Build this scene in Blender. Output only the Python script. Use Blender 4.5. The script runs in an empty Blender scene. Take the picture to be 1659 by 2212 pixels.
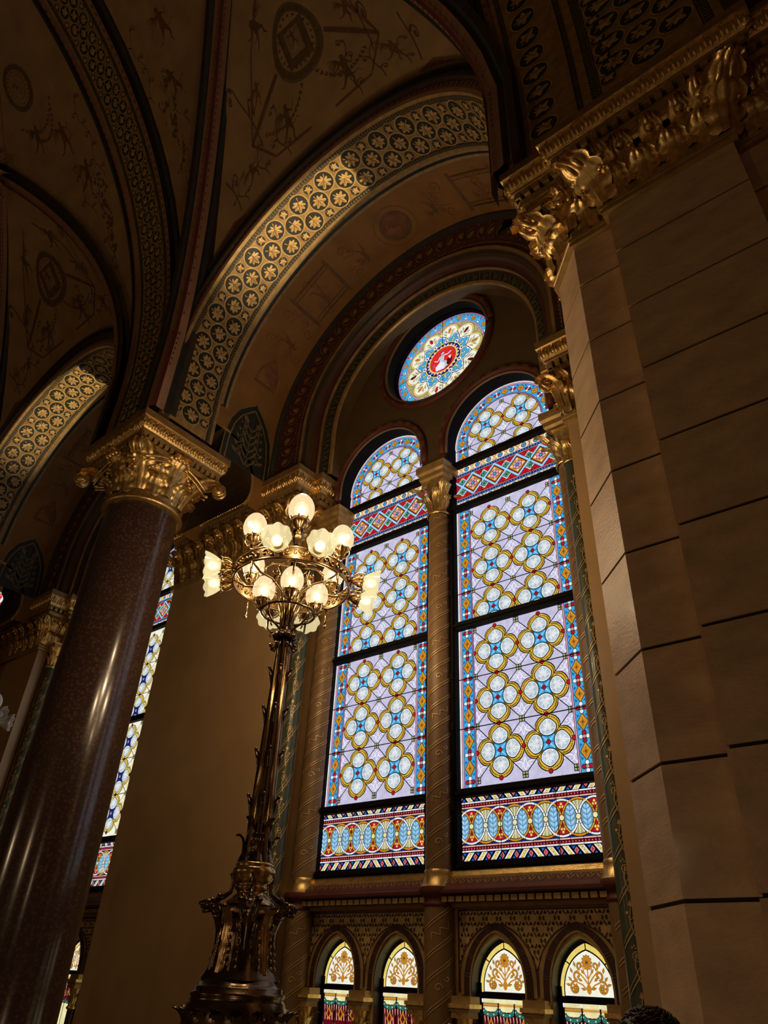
import bpy, bmesh, math, random
from math import sin, cos, pi, sqrt, radians as rad
from mathutils import Vector, Matrix

random.seed(7)
S = bpy.context.scene
COL = S.collection

# ------------------------------------------------------------------ camera
cd = bpy.data.cameras.new('camera')
cam = bpy.data.objects.new('camera', cd)
COL.objects.link(cam)
cd.sensor_fit = 'VERTICAL'
cd.sensor_height = 24.0
cd.lens = 24.0 * 1530.8157 / 2212.0
cd.clip_start = 0.05
cd.clip_end = 200
RX = ((0.77478824, 0.63067441, 0.04419241), (-0.32361422, 0.45566876, -0.82924051), (-0.54311787, 0.6281845, 0.557142))
cam.matrix_world = Matrix(((RX[0][0], -RX[1][0], -RX[2][0], 0), (RX[0][1], -RX[1][1], -RX[2][1], 0),
                           (RX[0][2], -RX[1][2], -RX[2][2], 0), (0, 0, 0, 1)))
S.camera = cam

# ------------------------------------------------------------------ light
S.view_settings.view_transform = 'Standard'
S.view_settings.look = 'None'
S.view_settings.gamma = 1
S.view_settings.use_curve_mapping = False
S.view_settings.exposure = 0.0
W = bpy.data.worlds.new('world'); S.world = W
W.use_nodes = True
W.node_tree.nodes['Background'].inputs[0].default_value = (1.0, 0.62, 0.30, 1)
W.node_tree.nodes['Background'].inputs[1].default_value = 0.02


def lamp_light(name, loc, power, color=(1, .68, .38), radius=.05, kind='POINT', parent=None):
    d = bpy.data.lights.new(name, kind)
    d.energy = power; d.color = color; d.shadow_soft_size = radius
    o = bpy.data.objects.new(name, d); COL.objects.link(o); o.location = loc
    if parent: o.parent = parent
    return o


NAVE_LIGHTS = [(-6.0, -7.0, 2.6, 150), (-15.0, -6.0, 2.6, 170), (4.5, -9.0, 2.6, 110), (-3.4, 2.4, -1.1, 26)]  # last entry: low fill added below the frame to brighten the lower arcade
for lx, ly, lz, pw in NAVE_LIGHTS:      # added fill lights without fixtures, outside the frame
    lamp_light('nave_fill_light', (lx, ly, lz), pw * .66, radius=.3)


def aim(o, to):
    o.rotation_euler = (Vector(to) - o.location).to_track_quat('-Z', 'Y').to_euler()


# ------------------------------------------------------------------ materials
def lin(h):
    c = [int(h[i:i + 2], 16) / 255 for i in (0, 2, 4)]
    return tuple(x / 12.92 if x <= .04045 else ((x + .055) / 1.055) ** 2.4 for x in c)


MATS = {}


def mat(name, col, rough=.5, metal=0., amp=.25, scale=6., bump=0., bscale=40., spec=.5, coat=0., coords='Object', stretch=None):
    if isinstance(col, str): col = lin(col)
    m = bpy.data.materials.new(name); m.use_nodes = True
    N = m.node_tree.nodes; L = m.node_tree.links
    b = N['Principled BSDF']
    tc = N.new('ShaderNodeTexCoord')
    mp = N.new('ShaderNodeMapping')
    if stretch: mp.inputs['Scale'].default_value = stretch
    L.new(tc.outputs[coords], mp.inputs[0])
    nz = N.new('ShaderNodeTexNoise'); nz.inputs['Scale'].default_value = scale; nz.inputs['Detail'].default_value = 5
    L.new(mp.outputs[0], nz.inputs['Vector'])
    rp = N.new('ShaderNodeMapRange')
    rp.inputs[1].default_value = .3; rp.inputs[2].default_value = .7
    rp.inputs[3].default_value = 1 - amp; rp.inputs[4].default_value = 1 + amp * .6
    L.new(nz.outputs[0], rp.inputs[0])
    mx = N.new('ShaderNodeVectorMath'); mx.operation = 'SCALE'
    mx.inputs[0].default_value = col
    L.new(rp.outputs[0], mx.inputs['Scale'])
    L.new(mx.outputs[0], b.inputs['Base Color'])
    b.inputs['Roughness'].default_value = rough
    b.inputs['Metallic'].default_value = metal
    b.inputs['Specular IOR Level'].default_value = spec
    b.inputs['Coat Weight'].default_value = coat
    b.inputs['Coat Roughness'].default_value = .12
    if bump:
        n2 = N.new('ShaderNodeTexNoise'); n2.inputs['Scale'].default_value = bscale; n2.inputs['Detail'].default_value = 4
        L.new(mp.outputs[0], n2.inputs['Vector'])
        bp = N.new('ShaderNodeBump'); bp.inputs['Strength'].default_value = bump; bp.inputs['Distance'].default_value = .01
        L.new(n2.outputs[0], bp.inputs['Height']); L.new(bp.outputs[0], b.inputs['Normal'])
    MATS[name] = m
    return m


def glass(name, col, st=1.0, amp=.12, scale=9.):
    if isinstance(col, str): col = lin(col)
    m = bpy.data.materials.new(name); m.use_nodes = True
    N = m.node_tree.nodes; L = m.node_tree.links
    N.remove(N['Principled BSDF'])
    out = N['Material Output']
    e = N.new('ShaderNodeEmission'); e.inputs[1].default_value = st
    tc = N.new('ShaderNodeTexCoord')
    nz = N.new('ShaderNodeTexNoise'); nz.inputs['Scale'].default_value = scale; nz.inputs['Detail'].default_value = 3
    L.new(tc.outputs['Object'], nz.inputs['Vector'])
    rp = N.new('ShaderNodeMapRange'); rp.inputs[1].default_value = .3; rp.inputs[2].default_value = .7
    rp.inputs[3].default_value = 1 - amp; rp.inputs[4].default_value = 1 + amp
    L.new(nz.outputs[0], rp.inputs[0])
    mx = N.new('ShaderNodeVectorMath'); mx.operation = 'SCALE'; mx.inputs[0].default_value = col
    L.new(rp.outputs[0], mx.inputs['Scale']); L.new(mx.outputs[0], e.inputs[0])
    L.new(e.outputs[0], out.inputs[0])
    m.cycles.emission_sampling = 'NONE'
    MATS[name] = m


mat('gold', (.80, .56, .22), .30, .92, .3, 14, .35, 90)
mat('gold_leaf_bright', (.62, .42, .17), .45, .35, .2, 10, .2, 60)
mat('gold_paint', (.42, .27, .095), .42, .35, .3, 8, .15, 60)
mat('gold_dull', (.27, .16, .055), .5, .2, .3, 6)
mat('bronze', (.15, .105, .068), .22, 1., .3, 12, .1, 60)
mat('brass', (.50, .34, .16), .22, 1., .25, 12, .1, 60)
mat('stone', (.58, .40, .235), .40, 0, .22, 3.0, .35, 22, coat=.18, stretch=(1, 1, 2.2))
mat('stone_joint', (.03, .018, .01), .9)
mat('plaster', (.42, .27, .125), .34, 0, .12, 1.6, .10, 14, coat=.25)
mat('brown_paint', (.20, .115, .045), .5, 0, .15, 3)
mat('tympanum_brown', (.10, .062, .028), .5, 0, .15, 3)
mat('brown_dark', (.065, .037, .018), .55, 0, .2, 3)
mat('fresco', (.38, .245, .112), .8, 0, .18, 2.2)
mat('fresco_orange', (.26, .125, .032), .7, 0, .2, 2.0)
mat('fresco_ink', (.15, .082, .036), .8, 0, .3, 9)
mat('fresco_red', (.20, .082, .036), .8, 0, .3, 9)
mat('fresco_light', (.32, .22, .11), .8, 0, .3, 9)
mat('rib_pink', (.30, .165, .10), .7, 0, .15, 4)
mat('red_deep', (.105, .022, .014), .6, 0, .2, 5)
mat('red_motif', (.20, .03, .02), .6, 0, .2, 5)
mat('maroon', (.07, .022, .016), .45, 0, .25, 6)
mat('navy', (.035, .040, .045), .5, 0, .3, 8)
mat('moulding_dark', (.035, .024, .017), .4, 0, .3, 8)
mat('green_ground', (.020, .024, .017), .5, 0, .25, 6)
mat('green_mid', (.052, .066, .040), .45, 0, .2, 5, coat=.2)
mat('leaf_olive', (.16, .125, .055), .6, 0, .3, 8)
mat('iron', (.008, .007, .006), .8, 0, spec=.1)
mat('floor_stone', (.20, .13, .08), .3)
mat('opal_glass', (.75, .73, .68), .3)
mat('skin', (.45, .25, .16), .5)
mat('hair', (.075, .050, .038), .5, 0, .4, 60, .4, 120)
mat('gold_panel', (.60, .42, .17), .45, .25, .3, 7, .1, 50)
mat('motif_dark', (.05, .014, .01), .6)
mat('coat_cloth', (.02, .02, .025), .8)

# granite: speckled, polished
m = mat('granite', (.085, .035, .024), .2, 0, .3, 30, coat=.5)
N = m.node_tree.nodes; L = m.node_tree.links
vo = N.new('ShaderNodeTexVoronoi'); vo.inputs['Scale'].default_value = 20
tc = N.new('ShaderNodeTexCoord'); L.new(tc.outputs['Object'], vo.inputs['Vector'])
cr = N.new('ShaderNodeValToRGB')
cr.color_ramp.elements[0].color = (.105, .056, .040, 1); cr.color_ramp.elements[0].position = .15
cr.color_ramp.elements[1].color = (.045, .025, .019, 1); cr.color_ramp.elements[1].position = .62
nz = N.new('ShaderNodeTexNoise'); nz.inputs['Scale'].default_value = 3.0; nz.inputs['Detail'].default_value = 8
L.new(tc.outputs['Object'], nz.inputs['Vector'])
ad = N.new('ShaderNodeMath'); ad.operation = 'MULTIPLY_ADD'; ad.inputs[1].default_value = .35
L.new(nz.outputs[0], ad.inputs[0]); L.new(vo.outputs['Distance'], ad.inputs[2])
sb = N.new('ShaderNodeMath'); sb.operation = 'SUBTRACT'; sb.inputs[1].default_value = .1
L.new(ad.outputs[0], sb.inputs[0]); L.new(sb.outputs[0], cr.inputs[0])
L.new(cr.outputs[0], N['Principled BSDF'].inputs['Base Color'])

for k, h in dict(lead='08070a', white='e6eaf0', petal='bccad2', leafw='eef2f4', lav='c6c2de', lavl='ecebf7', lavd='9c95c4', yel='d9b040',
                 yeld='5a3c08', red='b01828', redd='5c0c14', sky='46a8dc', blue='2060b0', navyg='182870', orange='d08c28',
                 oranged='6a3a08', pink='d898b0', pinkd='9c6690', cream='efe3b4', green='4f9c7c', greend='1e4c3c',
                 steel='6f93ab', skyl='9ad0f0', olive='a8a878', rose='d86a70', peach='e8b8a0', gy='e8cf6a', amber='c08024',
                 ambd='6c3c0a', milk='f2efdc', milky='e9dfa8', teal='2c6c5c', grey='7c7c96', scarlet='d82c28').items():
    glass('glass_' + k, h)
for n_, h, s_ in (('globe_glow', 'ffdca0', 1.0), ('bulb_glow', 'fff0d0', 7.0)):
    glass(n_, h, s_, .02)


def frosted(name, col, st, tr):
    m = bpy.data.materials.new(name); m.use_nodes = True
    N = m.node_tree.nodes; L = m.node_tree.links
    N.remove(N['Principled BSDF'])
    e = N.new('ShaderNodeEmission'); e.inputs[0].default_value = (*lin(col), 1); e.inputs[1].default_value = st
    t = N.new('ShaderNodeBsdfTransparent')
    g = N.new('ShaderNodeBsdfGlossy'); g.inputs['Roughness'].default_value = .15; g.inputs['Color'].default_value = (.1, .1, .1, 1)
    a = N.new('ShaderNodeAddShader'); x = N.new('ShaderNodeMixShader'); x.inputs[0].default_value = tr
    L.new(e.outputs[0], a.inputs[0]); L.new(g.outputs[0], a.inputs[1])
    L.new(a.outputs[0], x.inputs[1]); L.new(t.outputs[0], x.inputs[2])
    L.new(x.outputs[0], N['Material Output'].inputs[0])
    m.cycles.emission_sampling = 'NONE'
    MATS[name] = m


frosted('globe_glass', 'f8d9a6', 1.15, .33)
frosted('shade_glass', 'f6e2a6', 1.05, .28)
frosted('halo_glow', 'ffe0a8', 1.6, .35)  # glow round the bulb, put into an emissive shell


# ------------------------------------------------------------------ object helpers
def tag(o, label=None, cat=None, group=None, kind=None):
    if label: o['label'] = label
    if cat: o['category'] = cat
    if group: o['group'] = group
    if kind: o['kind'] = kind
    return o


def empty(name, loc=(0, 0, 0), label=None, cat=None, group=None, kind=None):
    o = bpy.data.objects.new(name, None); COL.objects.link(o); o.location = loc
    o.empty_display_size = .1
    return tag(o, label, cat, group, kind)


def children(o):
    return [c for c in bpy.data.objects if c.parent == o]


def copy_tree(o, dx=0, dy=0, parent=None, label=None, group=None, name=None, kids=None):
    c = o.copy()
    if name: c.name = name
    COL.objects.link(c)
    if parent: c.parent = parent
    else:
        c.location = (o.location.x + dx, o.location.y + dy, o.location.z)
        if label: c['label'] = label
        if group: c['group'] = group
    for k in (kids or KIDS).get(o.name, []):
        copy_tree(bpy.data.objects[k], parent=c, kids=kids)
    return c


KIDS = {}


class MB:
    def __init__(self): self.v = []; self.f = []; self.mi = []; self.mats = []; self.sm = []

    def take(self, P):
        n0 = len(self.v); self.v += P.v; self.f += [tuple(i + n0 for i in f) for f in P.f]
        mp = [self.m(x) for x in P.mats]; self.mi += [mp[i] for i in P.mi]; self.sm += P.sm

    def m(self, name):
        if name not in self.mats: self.mats.append(name)
        return self.mats.index(name)

    def face(self, pts, mt, smooth=False):
        n = len(self.v); self.v += [tuple(p) for p in pts]
        self.f.append(tuple(range(n, n + len(pts)))); self.mi.append(self.m(mt)); self.sm.append(smooth)

    def grid(self, fn, nu, nv, mt, smooth=True, closeu=False):
        n = len(self.v)
        cu = nu if closeu else nu + 1
        for i in range(cu):
            for j in range(nv + 1): self.v.append(tuple(fn(i / nu, j / nv)))
        k = self.m(mt) if isinstance(mt, str) else None
        for i in range(nu):
            for j in range(nv):
                a = n + i * (nv + 1) + j; b = n + ((i + 1) % cu) * (nv + 1) + j
                self.f.append((a, b, b + 1, a + 1))
                self.mi.append(k if k is not None else self.m(mt(i, j))); self.sm.append(smooth)

    def box(self, x0, x1, y0, y1, z0, z1, mt):
        P = [(x0, y0, z0), (x1, y0, z0), (x1, y1, z0), (x0, y1, z0), (x0, y0, z1), (x1, y0, z1), (x1, y1, z1), (x0, y1, z1)]
        for q in ((0, 3, 2, 1), (4, 5, 6, 7), (0, 1, 5, 4), (1, 2, 6, 5), (2, 3, 7, 6), (3, 0, 4, 7)):
            self.face([P[i] for i in q], mt)

    def lathe(self, prof, c, mt, n=32, a0=0, a1=2 * pi, fl=None):
        full = abs(a1 - a0 - 2 * pi) < 1e-6

        def fn(u, v):
            i = int(round(v * (len(prof) - 1))); r, z = prof[i]
            a = a0 + (a1 - a0) * u
            rr = r * (1 + (fl(a, z) if fl else 0))
            return (c[0] + rr * cos(a), c[1] + rr * sin(a), c[2] + z)
        self.grid(fn, n, len(prof) - 1, mt, True, full)

    def tube(self, pts, r, mt, n=8, caps=True):
        pts = [Vector(p) for p in pts]; k = len(pts)
        rs = r if isinstance(r, (list, tuple)) else [r] * k
        base = len(self.v); up = None
        for i, p in enumerate(pts):
            d = (pts[min(i + 1, k - 1)] - pts[max(i - 1, 0)])
            d = d.normalized() if d.length > 1e-9 else Vector((0, 0, 1))
            if up is None:
                up = Vector((0, 0, 1)) if abs(d.z) < .9 else Vector((1, 0, 0))
            s = d.cross(up).normalized(); up = s.cross(d).normalized()
            for j in range(n):
                a = 2 * pi * j / n
                self.v.append(tuple(p + (s * cos(a) + up * sin(a)) * rs[i]))
        q = self.m(mt)
        for i in range(k - 1):
            for j in range(n):
                a = base + i * n + j; b = base + i * n + (j + 1) % n
                self.f.append((a, b, b + n, a + n)); self.mi.append(q); self.sm.append(True)
        if caps:
            self.f.append(tuple(base + j for j in reversed(range(n)))); self.mi.append(q); self.sm.append(False)
            self.f.append(tuple(base + (k - 1) * n + j for j in range(n))); self.mi.append(q); self.sm.append(False)

    def ball(self, c, r, mt, n=10, sz=(1, 1, 1)):
        def fn(u, v):
            a = 2 * pi * u; b = -pi / 2 + pi * v
            return (c[0] + r * sz[0] * cos(b) * cos(a), c[1] + r * sz[1] * cos(b) * sin(a), c[2] + r * sz[2] * sin(b))
        self.grid(fn, n, max(4, n // 2), mt, True, True)

    def sweep(self, path, prof, mt, closed=False):
        """plan path (x,y) walked with the outside on its right; prof = [(out, z)]; mitred"""
        k = len(path); ns = []
        for i in range(k):
            def dirn(a, b):
                d = Vector((b[0] - a[0], b[1] - a[1])); return d.normalized()
            if closed or 0 < i < k - 1:
                d0 = dirn(path[i - 1], path[i]); d1 = dirn(path[i], path[(i + 1) % k])
            elif i == 0: d0 = d1 = dirn(path[0], path[1])
            else: d0 = d1 = dirn(path[-2], path[-1])
            n0 = Vector((d0.y, -d0.x)); n1 = Vector((d1.y, -d1.x))
            b = (n0 + n1); b = b / max(.2, b.dot(n0)) if b.length > 1e-6 else n0
            ns.append(b)
        segs = k if closed else k - 1
        for i in range(segs):
            j = (i + 1) % k
            for q in range(len(prof) - 1):
                (o0, z0), (o1, z1) = prof[q], prof[q + 1]
                mm = mt if isinstance(mt, str) else mt[q]
                P = lambda a, o, z: (path[a][0] + ns[a].x * o, path[a][1] + ns[a].y * o, z)
                self.face([P(i, o0, z0), P(j, o0, z0), P(j, o1, z1), P(i, o1, z1)], mm)

    def build(self, name, parent=None, loc=None):
        me = bpy.data.meshes.new(name)
        me.from_pydata(self.v, [], self.f)
        for n in self.mats: me.materials.append(MATS[n])
        me.polygons.foreach_set('material_index', self.mi)
        me.polygons.foreach_set('use_smooth', self.sm)
        me.update()
        o = bpy.data.objects.new(name, me); COL.objects.link(o)
        if loc: o.location = loc
        if parent:
            o.parent = parent
            o.location = Vector(loc or (0, 0, 0)) - parent.matrix_world_loc if hasattr(parent, 'matrix_world_loc') else Vector(loc or (0, 0, 0))
            KIDS.setdefault(parent.name, []).append(o.name)
        return o


def merge(o, d=1e-4):
    bm = bmesh.new(); bm.from_mesh(o.data)
    bmesh.ops.remove_doubles(bm, verts=bm.verts, dist=d)
    bm.to_mesh(o.data); bm.free()
    return o


def clip_poly(pts, R):
    x0, x1, y0, y1 = R
    for ax, lim, sg in ((0, x0, 1), (0, x1, -1), (1, y0, 1), (1, y1, -1)):
        out = []
        for i in range(len(pts)):
            a, b = pts[i - 1], pts[i]
            ia = (a[ax] - lim) * sg >= 0; ib = (b[ax] - lim) * sg >= 0
            if ia != ib:
                t = (lim - a[ax]) / (b[ax] - a[ax])
                out.append((a[0] + (b[0] - a[0]) * t, a[1] + (b[1] - a[1]) * t))
            if ib: out.append(b)
        pts = out
        if len(pts) < 3: return []
    return pts


class Paint(MB):
    """flat ornament drawn in (u, v) on a surface given by f(u, v, height)"""
    def __init__(self, f, clip=None, dh=.0025, res=0): super().__init__(); self.fn = f; self.clip = clip; self.dh = dh; self.T = None; self.res = res

    def poly(self, pts, mt, h=1):
        if self.T: pts = [self.T(*p) for p in pts]
        if self.clip: pts = clip_poly(list(pts), self.clip)
        if len(pts) < 3: return
        self.face([self.fn(u, v, h * self.dh) for u, v in pts], mt)

    def fan(self, pts, mt, h=1, c=None, ch=3):
        if self.T: pts = [self.T(*p) for p in pts]; c = self.T(*c) if c else None
        if c is None: c = (sum(p[0] for p in pts) / len(pts), sum(p[1] for p in pts) / len(pts))
        n = len(pts); C = self.fn(c[0], c[1], ch * self.dh)
        for i in range(n):
            a, b = pts[i], pts[(i + 1) % n]
            self.face([self.fn(a[0], a[1], h * self.dh), self.fn(b[0], b[1], h * self.dh), C], mt)

    def rect(self, u0, u1, v0, v1, mt, h=1): self.poly([(u0, v0), (u1, v0), (u1, v1), (u0, v1)], mt, h)

    def disc(self, c, r, mt, h=1, n=14, sx=1, sy=1):
        self.poly([(c[0] + r * sx * cos(2 * pi * i / n), c[1] + r * sy * sin(2 * pi * i / n)) for i in range(n)], mt, h)

    def ring(self, c, r0, r1, mt, h=1, n=24, a0=0, a1=2 * pi, sx=1, sy=1):
        for i in range(n):
            a = a0 + (a1 - a0) * i / n; b = a0 + (a1 - a0) * (i + 1) / n
            self.poly([(c[0] + r * sx * cos(t), c[1] + r * sy * sin(t)) for r, t in ((r0, a), (r1, a), (r1, b), (r0, b))], mt, h)

    def stroke(self, pts, w, mt, h=1, taper=False):
        if self.res:
            out = [pts[0]]
            for a, b in zip(pts, pts[1:]):
                m_ = max(1, int(math.hypot(b[0] - a[0], b[1] - a[1]) / self.res))
                out += [(a[0] + (b[0] - a[0]) * i / m_, a[1] + (b[1] - a[1]) * i / m_) for i in range(1, m_ + 1)]
            pts = out
        k = len(pts)
        L_, R_ = [], []
        for i in range(k):
            a = pts[max(i - 1, 0)]; b = pts[min(i + 1, k - 1)]
            dx, dy = b[0] - a[0], b[1] - a[1]; l = math.hypot(dx, dy) or 1
            ww = w / 2 * (1 - .8 * i / (k - 1) if taper else 1)
            nx, ny = -dy / l * ww, dx / l * ww
            L_.append((pts[i][0] + nx, pts[i][1] + ny)); R_.append((pts[i][0] - nx, pts[i][1] - ny))
        for i in range(k - 1): self.poly([L_[i], L_[i + 1], R_[i + 1], R_[i]], mt, h)

    def line(self, a, b, w, mt, h=1): self.stroke([a, b], w, mt, h)

    def at(self, x, y, a=0, s=1):
        ca, sa = cos(a) * s, sin(a) * s
        self.T = lambda u, v: (x + u * ca - v * sa, y + u * sa + v * ca)

    def off(self): self.T = None


def spiral(c, r, turns=1.4, a0=0, sg=1, n=14, r1=.12):
    return [(c[0] + r * (1 - (1 - r1) * i / n) * cos(a0 + sg * 2 * pi * turns * i / n),
             c[1] + r * (1 - (1 - r1) * i / n) * sin(a0 + sg * 2 * pi * turns * i / n)) for i in range(n + 1)]


def holed(mb, outer, holes, y, mt, flip=False):
    """flat plate in the plane y with holes cut out"""
    bm = bmesh.new(); ed = []
    for loop in [outer] + holes:
        vs = [bm.verts.new((p[0], y, p[1])) for p in loop]
        for i in range(len(vs)): ed.append(bm.edges.new((vs[i - 1], vs[i])))
    bmesh.ops.triangle_fill(bm, use_beauty=True, use_dissolve=False, edges=ed)
    for f in bm.faces: mb.face([tuple(v.co) for v in f.verts], mt)
    bm.free()


def arc(cx, cz, r, a0, a1, n):
    return [(cx + r * cos(a0 + (a1 - a0) * i / n), cz + r * sin(a0 + (a1 - a0) * i / n)) for i in range(n + 1)]


# ------------------------------------------------------------------ ornament
def acanthus(mb, O, out, Lg, Wd, curl=2.4, lean=.1, mt='gold', n=9, side=None, power=3):
    O = Vector(O); out = Vector((out[0], out[1], 0)).normalized(); up = Vector((0, 0, 1))
    n = int(n * 1.7)
    sd = up.cross(out)
    cen = [O.copy()]; ph = []
    for i in range(n + 1):
        ph.append(lean + curl * (i / n) ** power)
        if i < n: cen.append(cen[-1] + (up * cos(ph[-1]) + out * sin(ph[-1])) * (Lg / n))
    m_ = 12

    def fn(u, v):
        i = int(round(v * n)); s = i / n; t = -1 + 2 * u
        nn = out * cos(ph[i]) - up * sin(ph[i])
        lob = abs(sin(s * pi * 4.5 + .5)) ** .6
        w = Wd * (.5 + .6 * sin(pi * min(1, s * .85 + .1))) * (.66 + .34 * lob) * (1 if s < .96 else .55)
        g = .10 * Wd * cos(t * pi * 4.0) * (.4 + .6 * s) - .10 * Wd * (1 - lob) * abs(t)
        return cen[i] + sd * (t * w) + nn * (g - .30 * Wd * t * t * (1 - s) + .14 * Wd * (1 - abs(t)))
    mb.grid(fn, m_, n, mt)


def volute(mb, C, out, r, w, mt='gold', turns=1.6):
    C = Vector(C); out = Vector((out[0], out[1], 0)).normalized(); sd = Vector((0, 0, 1)).cross(out)
    for s in (-1, 1):
        pts = []; rs = []
        for i in range(22):
            q = i / 21; rr = r * (1 - .85 * q); a = pi / 2 - 2 * pi * turns * q
            pts.append(C + out * rr * cos(a) + Vector((0, 0, 1)) * rr * sin(a) + sd * s * w * (.45 + .55 * q))
            rs.append(r * .26 * (1 - .4 * q))
        mb.tube(pts, rs, mt, 6)
    mb.ball(C, r * .5, mt, 10)


def egg_leaf_row(mb, path, o, z0, z1, step, mt='gold', closed=False, depth=.085):
    k = len(path)
    for i in range(k if closed else k - 1):
        a = Vector(path[i]); b = Vector(path[(i + 1) % k]); d = b - a; l = d.length
        if l < step * .6: continue
        d.normalize(); nrm = Vector((d.y, -d.x)); e = o
        n = max(1, int((l + 2 * e) / step))
        for j in range(n):
            s = -e + (l + 2 * e) * (j + .5) / n
            p = a + d * s + nrm * (o - depth * .4)
            w = (l + 2 * e) / n
            for t, wz in ((0, 1.), (-.30, .8), (.30, .8)):
                c = p + d * (t * w)
                mb.ball((c.x, c.y, (z0 + z1) / 2 + (.012 if t == 0 else -.012)), 1, mt, 6,
                        (abs(d.x) * w * .17 + abs(nrm.x) * depth * wz, abs(d.y) * w * .17 + abs(nrm.y) * depth * wz, (z1 - z0) * .46 * wz))


def dentils(mb, path, o, z0, z1, step, mt='gold_paint', closed=False, dep=.07):
    k = len(path)
    for i in range(k if closed else k - 1):
        a = Vector(path[i]); b = Vector(path[(i + 1) % k]); d = b - a; l = d.length
        if l < step: continue
        d.normalize(); nrm = Vector((d.y, -d.x)); n = max(1, int((l + 2 * o) / step))
        for j in range(n):
            s = -o + (l + 2 * o) * (j + .5) / n; hw = step * .32
            c = a + d * s
            p = [c - d * hw + nrm * (o - dep), c + d * hw + nrm * (o - dep), c + d * hw + nrm * o, c - d * hw + nrm * o]
            mb.face([(q.x, q.y, z0) for q in p], mt)
            mb.face([(p[3].x, p[3].y, z0), (p[2].x, p[2].y, z0), (p[2].x, p[2].y, z1), (p[3].x, p[3].y, z1)], mt)
            mb.face([(p[0].x, p[0].y, z0), (p[3].x, p[3].y, z0), (p[3].x, p[3].y, z1), (p[0].x, p[0].y, z1)], mt)
            mb.face([(p[2].x, p[2].y, z0), (p[1].x, p[1].y, z0), (p[1].x, p[1].y, z1), (p[2].x, p[2].y, z1)], mt)


ENT = [(0.0, 7.30), (.03, 7.33), (.03, 7.40), (.10, 7.41), (.10, 7.50), (.11, 7.50), (.11, 7.60), (.17, 7.62), (.17, 7.66), (.20, 7.70), (.235, 7.78), (.235, 7.86), (.26, 7.87), (.26, 8.0), (0, 8.0)]
ENTM = ['gold'] * 4 + ['moulding_dark'] * 1 + ['gold_dull'] * 1 + ['gold'] * 6 + ['gold_paint'] * 2


def entablature(mb, path, over=.26, closed=False, dark='moulding_dark', row=.15):
    sc = over / .26
    mb.sweep(path, [(o * sc, z) for o, z in ENT], ['gold', 'gold_paint', 'gold', 'gold_paint', 'gold_paint', dark, 'gold_paint', 'gold', 'gold', 'gold', 'gold', 'gold', 'gold_dull', 'gold_dull'], closed)
    egg_leaf_row(mb, path, .225 * sc, 7.66, 7.87, row, 'gold', closed)
    dentils(mb, path, .16 * sc, 7.51, 7.60, .11, 'gold_paint', closed)


def bell_leaves(mb, path, z0=6.65, z1=7.36, step=.34, mt='gold', closed=False, skip=()):
    """two tiers of acanthus along straight wall faces"""
    k = len(path)
    for i in range(k if closed else k - 1):
        if i in skip: continue
        a = Vector(path[i]); b = Vector(path[(i + 1) % k]); d = b - a; l = d.length
        if l < .12: continue
        d.normalize(); nrm = Vector((d.y, -d.x)); n = max(1, round(l / step))
        for j in range(n):
            s = l * (j + .5) / n; c = a + d * s + nrm * .01
            acanthus(mb, (c.x, c.y, z0), nrm, .46, l / n * .50, 2.6, .08, mt)
        for j in range(n + 1):
            s = l * j / n; c = a + d * s + nrm * .015
            acanthus(mb, (c.x, c.y, z0 + .12), nrm, .72, min(l / n, .4) * .42, 2.7, .06, mt, power=4)
            mb.ball((c.x + nrm.x * .12, c.y + nrm.y * .12, z1 - .10), .055, mt, 8)
            mb.ball((c.x + nrm.x * .10 + d.x * .08, c.y + nrm.y * .10 + d.y * .08, z1 - .17), .04, mt, 6)


NECK = [(0, 6.50), (.05, 6.50), (.05, 6.545), (.03, 6.555), (.055, 6.57), (.055, 6.61), (.02, 6.64), (0, 6.66), (0, 7.32)]


# ------------------------------------------------------------------ key dimensions
XC = -5.6; BAY = 8.77; XM = XC - BAY / 2          # window bay centre, bay spacing, column line
ZC = 9.05; ZS = 8.0; FLOOR = -1.6
BAYS = (XC, XC - BAY, XC - 2 * BAY)
NB_Y, NB_R = -5.9, 10.25                            # nave vault centre and radius

# ------------------------------------------------------------------ floor, far nave wall, vault shell
b = MB(); b.face([(-34, -17, FLOOR), (12, -17, FLOOR), (12, 9, FLOOR), (-34, 9, FLOOR)], 'floor_stone')
tag(b.build('floor'), 'polished stone floor of the hall', kind='structure')
b = MB()
b.face([(-34, -16.2, FLOOR), (-34, -16.2, 10), (12, -16.2, 10), (12, -16.2, FLOOR)], 'plaster')
tag(b.build('wall_back'), 'plain wall on the far side of the hall', kind='structure')
for nm, x in (('wall_left', -34), ('wall_right', 12)):
    b = MB(); b.face([(x, -17, FLOOR), (x, 9, FLOOR), (x, 9, 20), (x, -17, 20)], 'plaster')
    tag(b.build(nm), 'end wall of the hall', kind='structure')


def barrel_z(y, r=10.32): return ZC + sqrt(max(.01, r * r - (y - NB_Y) ** 2))


RIBY0, BOSSY, HALF = 4.35, 1.26, 3.45


def rib_y(dx): return RIBY0 - (RIBY0 - BOSSY) * (1 - min(1, (sqrt(dx * dx + .16) - .06) / HALF))


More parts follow.
